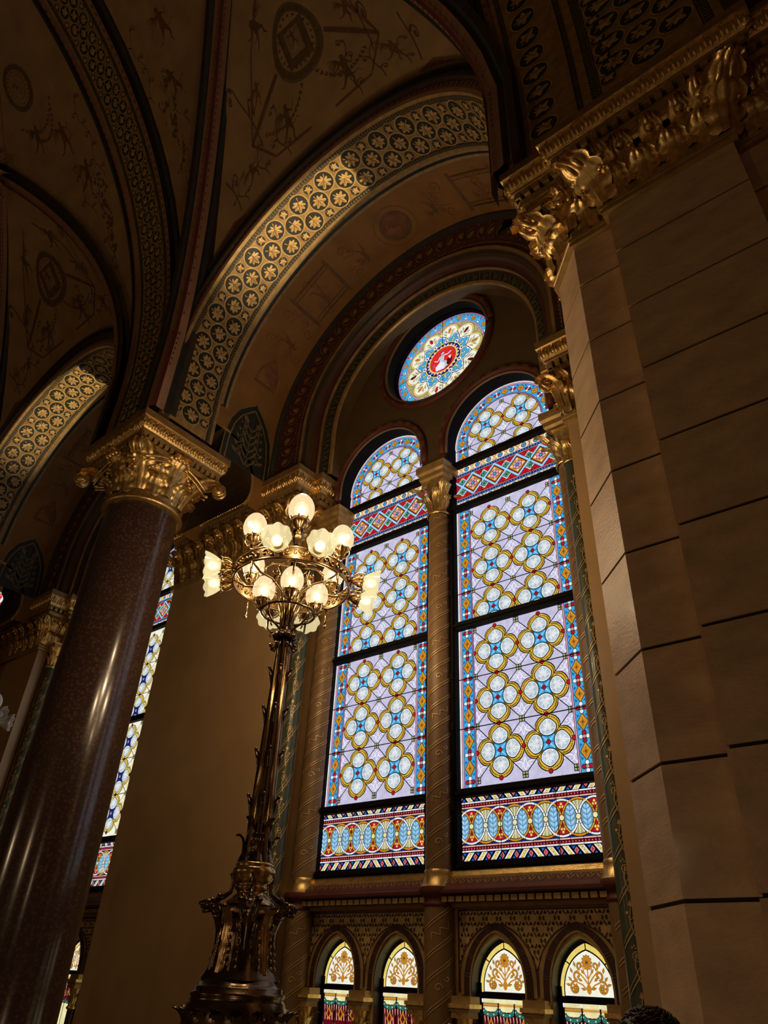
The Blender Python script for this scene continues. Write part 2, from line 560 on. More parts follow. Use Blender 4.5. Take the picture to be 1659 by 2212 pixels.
def cell_surface(xc):
    """barrel cell between two transverse arches, cut by the window penetration"""
    b = MB()

    def fn(u, v):
        dx = -3.9 + 7.8 * u; y0 = rib_y(dx); y = y0 + (-16.1 - y0) * v ** 1.3
        yy = min(max(y, -16.1), RIBY0)
        return (xc + dx, yy, ZC + sqrt(max(.0, 10.32 ** 2 - (yy - NB_Y) ** 2)))
    b.grid(fn, 40, 36, 'fresco')

    def web(u, v):
        dx = -HALF + 2 * HALF * u
        z0 = ZC + sqrt(max(0, 3.92 ** 2 - dx * dx)); y1 = rib_y(dx); z1 = barrel_z(y1)
        q = v
        return (xc + dx, 4.42 + (y1 - 4.42) * q, z0 + (z1 - z0) * q + .25 * sin(pi * q) * (1 - (dx / HALF) ** 2))
    b.grid(web, 40, 12, 'fresco')
    return b


def web_pt(xc):
    def f(u, v, h):
        dx = u; z0 = ZC + sqrt(max(0, 3.92 ** 2 - dx * dx)); y1 = rib_y(dx); z1 = barrel_z(y1); q = v
        return (xc + dx, 4.42 + (y1 - 4.42) * q - h * .5, z0 + (z1 - z0) * q + .25 * sin(pi * q) * (1 - (dx / HALF) ** 2) - h)
    return f


def barrel_pt(xc, r=10.32):
    """u along x, v = arc length up from the springing on the window side"""
    def f(u, v, h):
        a = v / r
        return (xc + u, NB_Y + (r - h) * cos(a), ZC + (r - h) * sin(a))
    return f


def leaf_shape(kind, s=1.0):
    """lobed leaf outline, tip towards +v"""
    out = []
    tips = {'oak': [(0, 1), (.62, .62), (.86, .12), (.62, -.36)], 'vine': [(0, 1), (.80, .50), (.92, -.20), (.40, -.62)], 'tri': [(0, 1), (.85, .15), (.45, -.55)]}[kind]
    deep = .52 if kind != 'oak' else .62
    R_ = []
    for i, (x, y) in enumerate(tips):
        a = math.atan2(x, y); r = math.hypot(x, y)
        for da, k in ((-.20, .80), (-.08, .97), (.08, 1.0), (.20, .84)):
            if i == 0 and da < 0: continue
            R_.append((r * k * sin(a + da), r * k * cos(a + da)))
        if i < len(tips) - 1:
            x2, y2 = tips[i + 1]; am = (a + math.atan2(x2, y2)) / 2
            R_.append((deep * r * sin(am), deep * r * cos(am)))
    R_ += [(.06, -.35), (.05, -.9)]
    L_ = [(-x, y) for x, y in reversed(R_)]
    return [(x * s, y * s) for x, y in R_ + L_]


def medallion(P, u, v, r, ang, kind, h=3, leafm='gold_leaf_bright'):
    P.at(u, v, ang)
    P.disc((0, 0), r * 1.12, 'gold_leaf_bright', h, 20)
    P.disc((0, 0), r, 'green_ground', h + 1, 20)
    P.fan(leaf_shape(kind, r * .86), leafm, h + 2, (0, 0), h + 5)
    P.line((0, -r * .5), (0, r * .6), r * .07, 'gold_dull', h + 9)
    if kind != 'tri':
        P.line((0, -r * .1), (r * .42, r * .3), r * .05, 'gold_dull', h + 7)
        P.line((0, -r * .1), (-r * .42, r * .3), r * .05, 'gold_dull', h + 7)
    P.off()


def medallion_band(P, v0, v1, L0, L1, cols, pitch, r, kinds, along):
    """background, framing stripes and staggered medallions; u = along, v = across"""
    def rect(a0, a1, w0, w1, mt, h):
        n = max(1, int((a1 - a0) / .15))
        for i in range(n):
            x0 = a0 + (a1 - a0) * i / n; x1 = a0 + (a1 - a0) * (i + 1) / n
            P.poly([(x0, w0), (x1, w0), (x1, w1), (x0, w1)], mt, h)
    rect(L0, L1, v0, v1, 'gold_paint', 1)
    W_ = v1 - v0
    e = .062 * (W_ / 1.05)
    for s in (0, 1):
        a = v0 + e if s == 0 else v1 - e * 2
        rect(L0, L1, a, a + e, 'green_ground', 2)
        k = int((L1 - L0) / .062)
        for i in range(k):
            u = L0 + .062 * (i + .5)
            for q in (-1, 1): P.poly([(u - .022, a + e * .5), (u + .0, a + e * (.5 + q * .40)), (u + .026, a + e * (.5 + q * .36)), (u + .006, a + e * .5)], 'leaf_olive', 3)
        o = v0 + e * 2.1 if s == 0 else v1 - e * 2.3
        rect(L0, L1, o, o + .018, 'moulding_dark', 2)
    k = int((L1 - L0) / pitch) + 1
    c0, c1 = v0 + e * 2.35, v1 - e * 2.35
    for i in range(k):
        for (v, st, kd) in cols:
            u = L0 + (i + st) * pitch
            if u - r * 1.2 < L0 or u + r * 1.2 > L1: continue
            if v < c0 + r * .6 or v > c1 - r * .6:
                # half leaves along the borders
                vv = c0 + r * .55 if v < (v0 + v1) / 2 else c1 - r * .55
                P.at(u, vv, random.choice((.6, -.6)) + along)
                P.disc((0, 0), r * .62, 'gold_paint', 3, 12)
                P.disc((0, 0), r * .52, 'green_ground', 4, 12)
                P.fan(leaf_shape('tri', r * .50), 'gold_leaf_bright', 5, (0, 0), 7)
                P.off()
            else:
                medallion(P, u, v, r, along + random.uniform(-.9, .9), random.choice(kinds))


# -- transverse arches of the nave vault (soffit at NB_R) ------------------------------
def transverse_arch(xm, x0, x1, r, cols, pitch, mr, label, wide=True, moulds=True, kinds=('tri', 'vine')):
    t = empty('transverse_arch', (xm, 4.35, ZS), label, 'arch')
    P = Paint(lambda u, v, h: (v - xm, NB_Y + (r - h) * (cos((u - 1.05) / r) if u > 1.05 else 1) - 4.35,
                               (ZC + (r - h) * sin((u - 1.05) / r) if u > 1.05 else ZS + u) - ZS))
    medallion_band(P, x0, x1, 0.02, 17.5, cols, pitch, mr, kinds, 0 if wide else pi)
    P.build('medallion_soffit', t)
    if moulds:
        for s in (-1, 1):
            b = MB(); e = x0 if s < 0 else x1
            prof = [(0, 0, 'rib_pink'), (.03, -.06, 'rib_pink'), (.10, -.04, 'rib_pink'), (.13, .05, 'moulding_dark'), (.20, .05, 'moulding_dark'), (.22, .0, 'navy'), (.30, .02, 'navy'),
                    (.33, .10, 'moulding_dark'), (.42, .10, 'brown_dark'), (.44, .3, 'brown_dark')]

            def fn(u, v):
                i = int(round(v * (len(prof) - 1))); o, dr, _ = prof[i]
                L_ = u * 17.5
                a = (L_ - 1.05) / r if L_ > 1.05 else 0
                return (e + s * o - xm, NB_Y + (r + dr) * cos(a) - 4.35, (ZC + (r + dr) * sin(a) if L_ > 1.05 else ZS + L_) - ZS)
            b.grid(fn, 70, len(prof) - 1, lambda i, j: prof[j + 1][2], smooth=False)
            for i in range(95):
                L_ = .1 + i * .18; a = (L_ - 1.05) / r if L_ > 1.05 else 0; rr = r - .062
                y = NB_Y + rr * cos(a) - 4.35; z = (ZC + rr * sin(a) if L_ > 1.05 else ZS + L_) - ZS
                ty, tz = -sin(a), cos(a)
                cx = e + s * .065 - xm
                for q in ((-.022, -.022, .022, .022), ):
                    b.face([(cx - .022, y - ty * .03, z - tz * .03), (cx + .022, y - ty * .03, z - tz * .03), (cx + .006, y + ty * .05, z + tz * .05), (cx - .006, y + ty * .05, z + tz * .05)], 'red_motif')
            b.build('painted_moulding', t)
    return t


A_COLS = [(.18 + 0, 0, 0), ]
bcols = lambda x0: [(x0 + .33, 0, 0), (x0 + .67, 0, 0), (x0 + .5, .5, 0), (x0 + .2, .5, 0), (x0 + .8, .5, 0)]
transverse_arch(XM, XM - .5, XM + .5, NB_R, bcols(XM - .5), .40, .125,
                'wide medallion arch rising over the nave from the red granite column')
transverse_arch(XM - BAY, XM - BAY - .5, XM - BAY + .5, NB_R, bcols(XM - BAY - .5), .40, .125,
                'medallion arch at the far left edge, over the next granite column')
transverse_arch(-1.6, -1.98, -1.06, NB_R, [(-1.60, 0, 0)], .42, .17,
                'single-row medallion arch beside the stone pier capital', moulds=True, kinds=('tri',))
transverse_arch(-.56, -1.06, .40, NB_R - .14, [(-.66, 0, 0), (-.33, .5, 0), (.0, 0, 0), (-.9, .5, 0)], .46, .17,
                'broad dark medallion arch above the top of the stone pier', moulds=False)
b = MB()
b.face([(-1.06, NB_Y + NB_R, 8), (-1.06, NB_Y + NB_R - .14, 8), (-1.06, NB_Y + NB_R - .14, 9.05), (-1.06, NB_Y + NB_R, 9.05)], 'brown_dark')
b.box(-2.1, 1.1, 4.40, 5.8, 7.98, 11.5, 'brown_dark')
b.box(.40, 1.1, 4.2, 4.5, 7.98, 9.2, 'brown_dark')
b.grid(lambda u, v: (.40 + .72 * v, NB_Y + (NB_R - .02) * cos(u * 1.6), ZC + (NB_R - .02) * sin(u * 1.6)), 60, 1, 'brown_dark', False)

def side_step(u, v):
    a = u * 1.6; r = NB_R - .14 * v
    return (-1.06, NB_Y + r * cos(a), ZC + r * sin(a))
b.grid(side_step, 60, 1, 'brown_dark', False)
tag(b.build('trim_1'), 'stepped side of the arch above the stone pier', kind='structure')


# -- diagonal ribs, bosses and cells -----------------------------------------------------
def rib_path(xc, sx, dirn=1):
    P = []
    for i in range(8): P.append((xc + sx * HALF, RIBY0, ZS + (10.05 - ZS) * i / 8))
    for i in range(56):
        q = i / 28.0            # passes through the boss at q = 1 and goes on over the nave
        y = RIBY0 - (RIBY0 - BOSSY) * q
        P.append((xc + sx * HALF * (1 - q), y, barrel_z(y, 10.28)))
    return P


def rib(xc, sx, label):
    t = empty('vault_rib', (xc + sx * HALF, RIBY0, ZS), label, 'rib', 'painted diagonal vault ribs')
    path = [Vector(p) - Vector((xc + sx * HALF, RIBY0, ZS)) for p in rib_path(xc, sx)]
    b = MB()
    prof = [(-.34, .10, ''), (-.26, .02, 'moulding_dark'), (-.17, .02, 'navy'), (-.15, -.05, 'moulding_dark'), (-.08, -.10, 'rib_pink'), (-.035, -.15, 'rib_pink'), (.035, -.15, 'red_deep'),
            (.08, -.10, 'rib_pink'), (.15, -.05, 'rib_pink'), (.17, .02, 'moulding_dark'), (.26, .02, 'navy'), (.34, .10, 'moulding_dark')]
    n = len(path) - 1

    def fr(i):
        d = (path[min(i + 1, n)] - path[max(i - 1, 0)]).normalized()
        sd = Vector((HALF * sx, (RIBY0 - BOSSY), 0)).normalized()      # horizontal direction of the rib's plane
        sd = Vector((-sd.y, sd.x, 0))
        nn = d.cross(sd).normalized()
        if nn.y > 0 or nn.z > 0 and abs(nn.y) < .1: nn = -nn
        if nn.z > .2: nn = -nn
        return sd, nn

    def fn(u, v):
        i = int(round(u * n)); j = int(round(v * (len(prof) - 1)))
        sd, nn = fr(i)
        return path[i] + sd * prof[j][0] - nn * prof[j][1]
    b.grid(fn, n, len(prof) - 1, lambda i, j: prof[j + 1][2], smooth=False)
    for i in range(4, n):
        for s in (-1, 1):
            sd, nn = fr(i)
            d = (path[min(i + 1, n)] - path[i - 1]).normalized()
            for q in (0, .5):
                c = path[i] + (path[min(i + 1, n)] - path[i]) * q + sd * s * .060 + nn * .137
                b.face([c - d * .03 - sd * .02, c - d * .03 + sd * .02, c + d * .045], 'red_motif')
    b.build('moulded_rib', t)
    return t


def vault_bay(xc, lab):
    o = cell_surface(xc).build('ceiling'); merge(o)
    tag(o, lab, kind='structure')
    return o


labs = ['painted vault of the bay above the stained glass windows', 'painted vault of the bay left of the granite column', 'painted vault at the far left']
for i, xc in enumerate(BAYS[:2]):
    vault_bay(xc, labs[i])
o = vault_bay(XC + BAY, 'dark vault of the bay beyond the stone pier')
RL = [('diagonal vault rib with red motifs rising right from the granite column', 'diagonal vault rib arching in from the top of the stone pier'),
      ('curved vault rib with red edge running down to the far left column', 'curved red-edged rib from the gilded boss to the granite column')]
for i, xc in enumerate(BAYS[:2]):
    rib(xc, -1, RL[i][0]); rib(xc, 1, RL[i][1])
# boss of the left bay
t = empty('vault_boss', (BAYS[1] + .16, BOSSY - .12, barrel_z(BOSSY) - .16), 'gilded leafy boss where the ribs cross at the left edge', 'boss')
t.rotation_euler.x = -.76
t.scale = (1.5,) * 3
b = MB()
for i in range(10):
    a = 2 * pi * i / 10
    b.grid(lambda u, v, a=a: Vector((cos(a), sin(a), 0)) * (.42 * u) + Vector((-sin(a), cos(a), 0)) * ((v - .5) * .22 * sin(pi * min(1, u + .12))) + Vector((0, 0, -.22 + .18 * u * u + .05 * cos((v - .5) * 6))), 6, 5, 'gold_leaf_bright')
b.build('leaves', t)
b = MB()
for i in range(26):
    a = random.uniform(0, 6.28); r = random.uniform(0, .16)
    b.ball((r * cos(a), r * sin(a), -.3 - random.uniform(0, .08)), .05, 'gold_leaf_bright', 6)
b.build('berry_cluster', t)

# painted decoration of the cells: frame medallions, vines, garlands, little figures
def figure(P, u, v, s, mt, h=2, flip=1):
    P.at(u, v, random.uniform(-.25, .25), s)
    f = flip
    P.disc((.02 * f, .45), .062, mt, h, 9, 1, 1.2)
    P.poly([(-.03, .40), (.05, .40), (.12, .34), (.09, .18), (.12, .02), (.06, -.04), (-.08, -.03), (-.10, .06), (-.06, .2), (-.11, .34)], mt, h)
    P.stroke([(.10 * f, .33), (.20 * f, .24), (.27 * f, .33), (.30 * f, .42)], .045, mt, h, True); P.stroke([(-.09 * f, .33), (-.19 * f, .22), (-.30 * f, .17)], .045, mt, h, True)
    P.stroke([(.05, .0), (.13, -.16), (.09, -.32), (.13, -.46)], .085, mt, h, True); P.stroke([(-.04, .0), (-.12, -.14), (-.22, -.26), (-.33, -.26)], .085, mt, h, True)
    for k in range(5): P.stroke([(-.07 * f, .30), (-.17 * f, .42 - .02 * k), (-.30 * f, .47 - .06 * k), (-.42 * f, .44 - .09 * k)], .04, mt, h, True)
    P.stroke([(.0, .02), (.18 * f, -.05), (.30 * f, .02), (.42 * f, -.08)], .03, mt, h, True)
    P.off()


def vine(P, u, v, a, L_, mt, h=2, w=.014, curls=True):
    pts = []; x, y = u, v
    n = int(L_ / .06)
    for i in range(n):
        pts.append((x, y)); x += .06 * cos(a + .5 * sin(i * .35)); y += .06 * sin(a + .5 * sin(i * .35))
        if i % 5 == 3:
            s = 1 if (i // 5) % 2 else -1
            cx, cy = x - .11 * s * sin(a), y + .11 * s * cos(a)
            if curls: P.stroke(spiral((cx, cy), .085, 1.1, a - s * pi / 2, s, 9), w * .8, mt, h)
            P.at(x, y, a + s * 1.0, .05); P.poly([(0, 0), (.9, .45), (2.0, 0), (.9, -.45)], mt, h); P.off()
            P.at(cx, cy, a, .035); P.poly(leaf_shape('tri'), mt, h); P.off()
    if len(pts) > 1: P.stroke(pts, w, mt, h)


def frame_medallion(P, u, v, s, a=0.0, square=True):
    P.at(u, v, a, s)
    P.disc((0, 0), 1.0, 'leaf_olive', 2, 30, 1, 1.15); P.disc((0, 0), .93, 'fresco_ink', 3, 30, 1, 1.15)
    P.disc((0, 0), .80, 'leaf_olive', 4, 30, 1, 1.15); P.disc((0, 0), .75, 'fresco', 5, 30, 1, 1.15)
    for k in range(22):
        t_ = 2 * pi * k / 22
        P.disc((.86 * cos(t_), .86 * 1.15 * sin(t_)), .035, 'leaf_olive', 4, 6)
        P.disc((.66 * cos(t_), .66 * 1.15 * sin(t_)), .05, 'fresco_ink', 6, 6)
    if square:
        P.rect(-.52, .52, -.62, .62, 'fresco_ink', 7); P.rect(-.40, .40, -.50, .50, 'leaf_olive', 8); P.rect(-.37, .37, -.47, .47, 'fresco_ink', 9)
        P.rect(-.30, .30, -.40, .40, 'fresco_light', 10)
    else: P.disc((0, 0), .58, 'fresco_light', 10, 20)
    P.off()
    figure(P, u, v, s * .62, 'fresco_ink', 11)


def garland(P, a, b_, sag, mt, h=2):
    n = 14
    for i in range(n + 1):
        q = i / n; x = a[0] + (b_[0] - a[0]) * q; y = a[1] + (b_[1] - a[1]) * q - sag * 4 * q * (1 - q)
        P.at(x, y, random.uniform(0, 6)); P.poly([(0, .035), (.03, .01), (.045, -.03), (0, -.02), (-.045, -.03), (-.03, .01)], mt, h); P.off()


def paint_cell(xc, sgn_all=(-1, 1)):
    ink = 'fresco_ink'
    P = Paint(web_pt(xc), dh=.004)
    # penetration web: frame medallion above the window arch with ladder frames and figures
    P2 = P
    for sx in (-1, 1):
        vine(P2, sx * 1.4, .25, pi / 2 * 1.0, .6, ink, 2, .02)
        vine(P2, sx * 2.2, .12, pi / 2, .5, ink, 2, .02)
    # stretch v so that a unit is about a metre
    k = 1 / 4.2
    base = P2.fn
    P3 = Paint(lambda u, v, h: base(u, v * k, h), dh=.004)
    frame_medallion(P3, 0, 1.75, .58)
    for sx in (-1, 1):
        P3.stroke([(sx * .62, 1.7), (sx * 1.6, 1.45)], .09, ink, 2)
        P3.stroke([(sx * 1.6, 1.45), (sx * 1.2, .55), (sx * .3, .35)], .035, 'fresco_red', 2)
        P3.stroke([(sx * 1.6, 1.45), (sx * .95, 2.7), (sx * .2, 3.2)], .035, 'fresco_red', 2)
        figure(P3, sx * .75, .75, .75, ink); figure(P3, sx * 1.75, .9, .6, 'fresco_red'); figure(P3, sx * .62, 2.7, .7, ink, 2, -1)
        figure(P3, sx * 1.15, 2.0, .5, 'fresco_red')
        for q in range(3): vine(P3, sx * (.9 + .55 * q), .28 + .1 * q, pi / 2, 1.3 - .2 * q, ink, 2, .016)
        garland(P3, (sx * .2, 1.05), (sx * 1.25, 1.15), .3, ink)
        # green corner panels beside the arch
        P3.poly([(sx * 3.35, .25), (sx * 2.75, .05), (sx * 1.9, .05), (sx * 2.4, .5)], 'fresco_red', 1)
        for q in range(6): P3.stroke(spiral((sx * (2.2 + .17 * q), .16 + .03 * q), .10, 1.3, q, 1, 8), .02, 'green_ground', 2)
    for v in P3.v: pass
    n0 = len(P.v)
    P.v += P3.v; P.f += [tuple(i + n0 for i in f) for f in P3.f]
    mp = [P.m(x) for x in P3.mats]; P.mi += [mp[i] for i in P3.mi]; P.sm += P3.sm
    o = P.build('ceiling_painting')
    # barrel triangles either side
    Q = Paint(barrel_pt(xc), dh=.004)
    for sx in (-1, 1):
        x = sx * 2.95
        # medallion over a bunch of grapes
        frame_medallion(Q, sx * 1.9, 9.3, .45, .0, False)
        for yy, sc in ((7.6, .85), (8.1, .7)): figure(Q, sx * (2.5 if yy < 8 else 1.7), yy, sc, 'fresco_red' if yy < 8 else ink)
        figure(Q, sx * 2.75, 6.5, .8, ink)
        garland(Q, (sx * 1.4, 8.6), (sx * 2.6, 8.6), .4, ink); garland(Q, (sx * 1.6, 8.3), (sx * 2.5, 8.4), .4, ink)
        for k2 in range(60):
            yy = random.uniform(4.4, 6.4); xx = sx * (3.05 + random.gauss(0, .10) * (yy - 3.9) * .5)
            Q.disc((xx, yy), random.uniform(.025, .055), ink, 2, 6)
        vine(Q, sx * 3.05, 3.2, pi / 2, 3.2, ink, 2, .016); vine(Q, sx * 2.7, 5.6, pi / 2 + .15, 1.6, ink, 2, .014)
        vine(Q, sx * 3.3, 6.2, pi / 2, 2.2, ink, 2, .014)
    n0 = len(Q.v)
    o2 = Q.build('ceiling_painting')
    return o, o2


for xc in BAYS[:2]:
    for o in paint_cell(xc): tag(o, 'faded fresco with medallions, vines and small figures on the vault', kind='structure')


# -- window arch over each bay ---------------------------------------------------------
RA = 3.42


def archpt(xc, r, s, y):
    """point on an arch of radius r at arc length s from the foot of its left leg"""
    leg = ZC - ZS; q = pi * r
    if s < leg: return (xc - r, y, ZS + s)
    if s > leg + q: return (xc + r, y, ZC - (s - leg - q))
    a = pi - (s - leg) / r
    return (xc + r * cos(a), y, ZC + r * sin(a))


def sof_f(xc, R=RA):
    """ornament on the soffit: u = arc length at radius R, v = y"""
    leg = ZC - ZS

    def f(u, v, h):
        r = R - h
        if u < leg: return (xc - r, v, ZS + u)
        if u > leg + pi * R: return (xc + r, v, ZC - (u - leg - pi * R))
        a = pi - (u - leg) / R
        return (xc + r * cos(a), v, ZC + r * sin(a))
    return f


def face_f(xc, R, y0, slope=0.):
    """ornament on an upright arch face: u = arc length at radius R, v = distance inwards from R"""
    leg = ZC - ZS

    def f(u, v, h):
        r = R - v; y = y0 + slope * v - h
        if u < leg: return (xc - r, y, ZS + u)
        if u > leg + pi * R: return (xc + r, y, ZC - (u - leg - pi * R))
        a = pi - (u - leg) / R
        return (xc + r * cos(a), y, ZC + r * sin(a))
    return f


LA = 2 * (ZC - ZS) + pi * RA


def arch_sweep(b, xc, prof, mats, n=72, z0=ZS):
    """prof = [(y, r)]; swept round the semicircle with upright legs"""
    leg = ZC - z0

    def fn(u, v):
        y, r = prof[int(round(v * (len(prof) - 1)))]
        t = u * (n)
        if t <= 4: return (xc - r, y, z0 + leg * t / 4)
        if t >= n - 4: return (xc + r, y, ZC - leg * (t - n + 4) / 4)
        a = pi - pi * (t - 4) / (n - 8)
        return (xc + r * cos(a), y, ZC + r * sin(a))
    b.grid(fn, n, len(prof) - 1, lambda i, j: mats[j], smooth=False)


def window_arch(xc, label, full=True):
    t = empty('window_arch', (0, 0, 0), label, 'arch')
    P = Paint(sof_f(xc))
    cols = [(4.785, 0, 0), (5.215, 0, 0), (5.0, .5, 0), (4.55, .5, 0), (5.45, .5, 0)]
    medallion_band(P, 4.45, 5.55, .03, LA - .03, cols, .66, .180, ('oak', 'vine'), 0)
    P.build('medallion_soffit', t)
    # front face: pink band with red motifs and dark mouldings
    b = MB()
    arch_sweep(b, xc, [(4.45, 3.42), (4.43, 3.48), (4.43, 3.60), (4.36, 3.63), (4.36, 3.70), (4.42, 3.73), (4.42, 3.82), (4.34, 3.85), (4.34, 3.93), (4.5, 4.0)],
               ['rib_pink', 'rib_pink', 'moulding_dark', 'navy', 'moulding_dark', 'navy', 'moulding_dark', 'brown_paint', 'moulding_dark'])
    for i in range(92):
        s = .1 + (LA - .2) * i / 91
        f = face_f(xc, 3.60, 4.42)
        b.face([f(s - .025, .02, 0), f(s + .025, .02, 0), f(s, .105, 0)], 'red_motif')
    b.build('painted_archivolt', t)
    # orange painted barrel with dark lines
    b = MB()
    arch_sweep(b, xc, [(5.55, 3.42), (5.60, 3.42), (5.60, 3.46), (5.68, 3.46), (5.68, 3.45), (5.74, 3.45), (6.95, 3.45)],
               ['fresco_light', 'moulding_dark', 'green_ground', 'fresco_light', 'fresco_light', 'fresco_orange'], z0=ZC)
    # the upright sides below the springing, with an arched opening between column and wall
    for s in (-1, 1):
        X = xc + s * 3.45
        pts = [(5.55, 9.05), (6.95, 9.05), (6.95, 7.3), (6.59, 7.3)] + [(5.72 + .87 * cos(a), 7.7 + .87 * sin(a)) for a in [pi * q / 20 for q in range(0, 11)]] + [(5.55, 8.58)]
        bm = bmesh.new(); vs = [bm.verts.new((X, p[0], p[1])) for p in pts]
        ed = [bm.edges.new((vs[i - 1], vs[i])) for i in range(len(vs))]
        bmesh.ops.triangle_fill(bm, use_beauty=True, edges=ed)
        for f in bm.faces: b.face([tuple(v.co) for v in f.verts], 'fresco_orange')
        bm.free()
        for i in range(12):          # reveal and gold edge of the opening
            a0 = -.5 + (pi / 2 + .5) * i / 12; a1 = -.5 + (pi / 2 + .5) * (i + 1) / 12
            q = lambda a, r, x: (x, 5.72 + r * cos(a), 7.7 + r * sin(a))
            b.face([q(a0, .87, X), q(a1, .87, X), q(a1, .87, X + s * .95), q(a0, .87, X + s * .95)], 'brown_dark')
            b.face([q(a0, .87, X - s * .012), q(a1, .87, X - s * .012), q(a1, .93, X - s * .012), q(a0, .93, X - s * .012)], 'gold_paint')
    b.build('painted_barrel', t)
    # ogee leaf panels at both feet and frescoes over the barrel
    P = Paint(sof_f(xc, 3.45), dh=.003)
    for s in (0, 1):
        LB = 2 * (ZC - ZS) + pi * 3.45
        U = (lambda u: u) if s == 0 else (lambda u: LB - u)
        YC = 6.36
        edge = [(0.0, .60), (.55, .585), (.95, .52), (1.25, .38), (1.48, .16), (1.60, .0)]

        def wid(u):
            for (a_, w0), (b_, w1) in zip(edge, edge[1:]):
                if u <= b_: return w0 + (w1 - w0) * (u - a_) / (b_ - a_)
            return 0
        for k_, (mt_, ins, h_) in enumerate((('gold_dull', 0, 1), ('green_ground', .025, 2), ('gold_dull', .10, 3), ('green_ground', .125, 4))):
            for q in range(32):
                ua, ub = 1.6 * q / 32, 1.6 * (q + 1) / 32
                wa, wb = max(0, wid(min(1.6, ua + ins * .8)) - ins), max(0, wid(min(1.6, ub + ins * .8)) - ins)
                if wa + wb > 0: P.poly([(U(ua), YC - wa), (U(ub), YC - wb), (U(ub), YC + wb), (U(ua), YC + wa)], mt_, h_)
        P.stroke([(U(.05), YC), (U(.7), YC), (U(1.3), YC)], .03, 'leaf_olive', 5, True)
        for k in range(6):
            for q in (-1, 1):
                u0 = .18 + .17 * k; c = (U(u0 + .10), YC + q * (.20 - .012 * k))
                P.stroke([(U(u0 - .12), YC), (U(u0 - .02), YC + q * .10), c], .035, 'leaf_olive', 5)
                P.stroke(spiral(c, .085, 1.2, 0 if s == 0 else pi, q, 9), .026, 'leaf_olive', 6)
                P.at(U(u0 + .12), YC + q * (.33 - .03 * k), q * .9 if s == 0 else pi - q * .9, .09); P.poly([(-1, 0), (-.2, .5), (1, 0), (-.2, -.5)], 'leaf_olive', 6); P.off()
        # figures, baskets, scrolls up the barrel
        yc = 6.36
        P.poly([(U(2.05), yc - .28), (U(2.05), yc + .28), (U(2.4), yc + .24), (U(2.75), yc), (U(2.4), yc - .24)], 'fresco_red', 1)
        P.poly([(U(2.12), yc - .22), (U(2.12), yc + .22), (U(2.38), yc + .18), (U(2.62), yc), (U(2.38), yc - .18)], 'fresco_orange', 2)
        for k in range(3): P.stroke(spiral((U(2.3), yc - .12 + .12 * k), .05, 1.2, k, 1, 8), .015, 'fresco_red', 3)
        for u0, w in ((2.9, .35), (3.5, .3), (4.2, .35), (5.2, .3)):
            for q in (-1, 1):
                P.stroke(spiral((U(u0 + .1), yc + q * w), .12, 1.3, 1, q, 12), .02, 'fresco_red', 2)
                vine(P, U(u0), yc + q * w * .5, 0 if s == 0 else pi, .5, 'fresco_red', 2, .014)
        figure(P, U(3.2), yc, .55, 'fresco_red'); figure(P, U(5.6), yc, .5, 'fresco_ink')
        for q in (-1, 1):
            P.line((U(3.9), yc + q * .36), (U(4.9), yc + q * .36), .03, 'fresco_ink', 2)
            P.line((U(3.9), yc + q * .28), (U(4.9), yc + q * .28), .012, 'fresco_ink', 2)
        P.line((U(3.9), yc - .46), (U(3.9), yc + .46), .07, 'fresco_ink', 2); P.line((U(4.9), yc - .46), (U(4.9), yc + .46), .07, 'fresco_ink', 2)
        figure(P, U(4.4), yc, .6, 'fresco_red')
    u = (2 * (ZC - ZS) + pi * 3.45) / 2
    P.ring((u, 6.36), .27, .33, 'fresco_ink', 3, 28); P.disc((u, 6.36), .27, 'fresco_red', 2, 24); P.ring((u, 6.36), .16, .18, 'fresco_orange', 3, 20)
    for k in range(8): P.disc((u + .1 * cos(k * pi / 4), 6.36 + .1 * sin(k * pi / 4)), .035, 'fresco_orange', 3, 6)
    P.ring((u, 6.36), .43, .445, 'fresco_red', 2, 28)
    P.build('fresco_panel', t)
    # stepped mouldings down to the tympanum
    b = MB()
    arch_sweep(b, xc, [(6.95, 3.45), (6.93, 3.38), (6.96, 3.32), (6.99, 3.28), (7.06, 2.86), (7.07, 2.76), (7.03, 2.72), (7.05, 2.66), (7.12, 2.64), (7.13, 2.56),
                       (7.20, 2.54), (7.26, 2.50), (7.27, 2.44), (7.33, 2.43), (7.36, 2.40), (7.40, 2.26), (7.42, 2.22), (7.46, 2.20), (7.50, 2.20), (7.70, 2.16)],
               ['navy', 'navy', 'moulding_dark', 'maroon', 'maroon', 'gold_dull', 'gold_dull', 'moulding_dark', 'tympanum_brown', 'brown_dark', 'maroon', 'maroon', 'gold_dull', 'moulding_dark', 'green_ground', 'gold_dull', 'gold_paint', 'tympanum_brown', 'tympanum_brown'])
    mb0 = b
    Lr = 2 * (ZC - ZS) + pi * 3.28
    P = Paint(face_f(xc, 3.28, 6.985, .166), dh=.004)
    n = 46
    for i in range(n):          # gold scroll on maroon
        s0 = Lr * (i + .5) / n; q = 1 if i % 2 else -1
        P.stroke(spiral((s0, .21), .125, 1.25, pi / 2 * q, q, 12), .02, 'gold_dull', 3)
        P.at(s0, .21, q * .8, .085); P.poly([(-1, 0), (-.3, .6), (1, 0), (-.3, -.6)], 'gold_dull', 4); P.off()
        P.disc((s0 + Lr / n / 2, .05), .014, 'gold_paint', 4, 6); P.disc((s0 + Lr / n / 2, .37), .014, 'gold_paint', 4, 6)
        for k in range(3):
            u0 = s0 + (k - 1) * Lr / n / 3
            P.poly([(u0 - .05, .44), (u0, .49), (u0 + .05, .44), (u0, .46)], 'gold_dull', 4)
    mb0.take(P)
    Lr = 2 * (ZC - ZS) + pi * 2.40
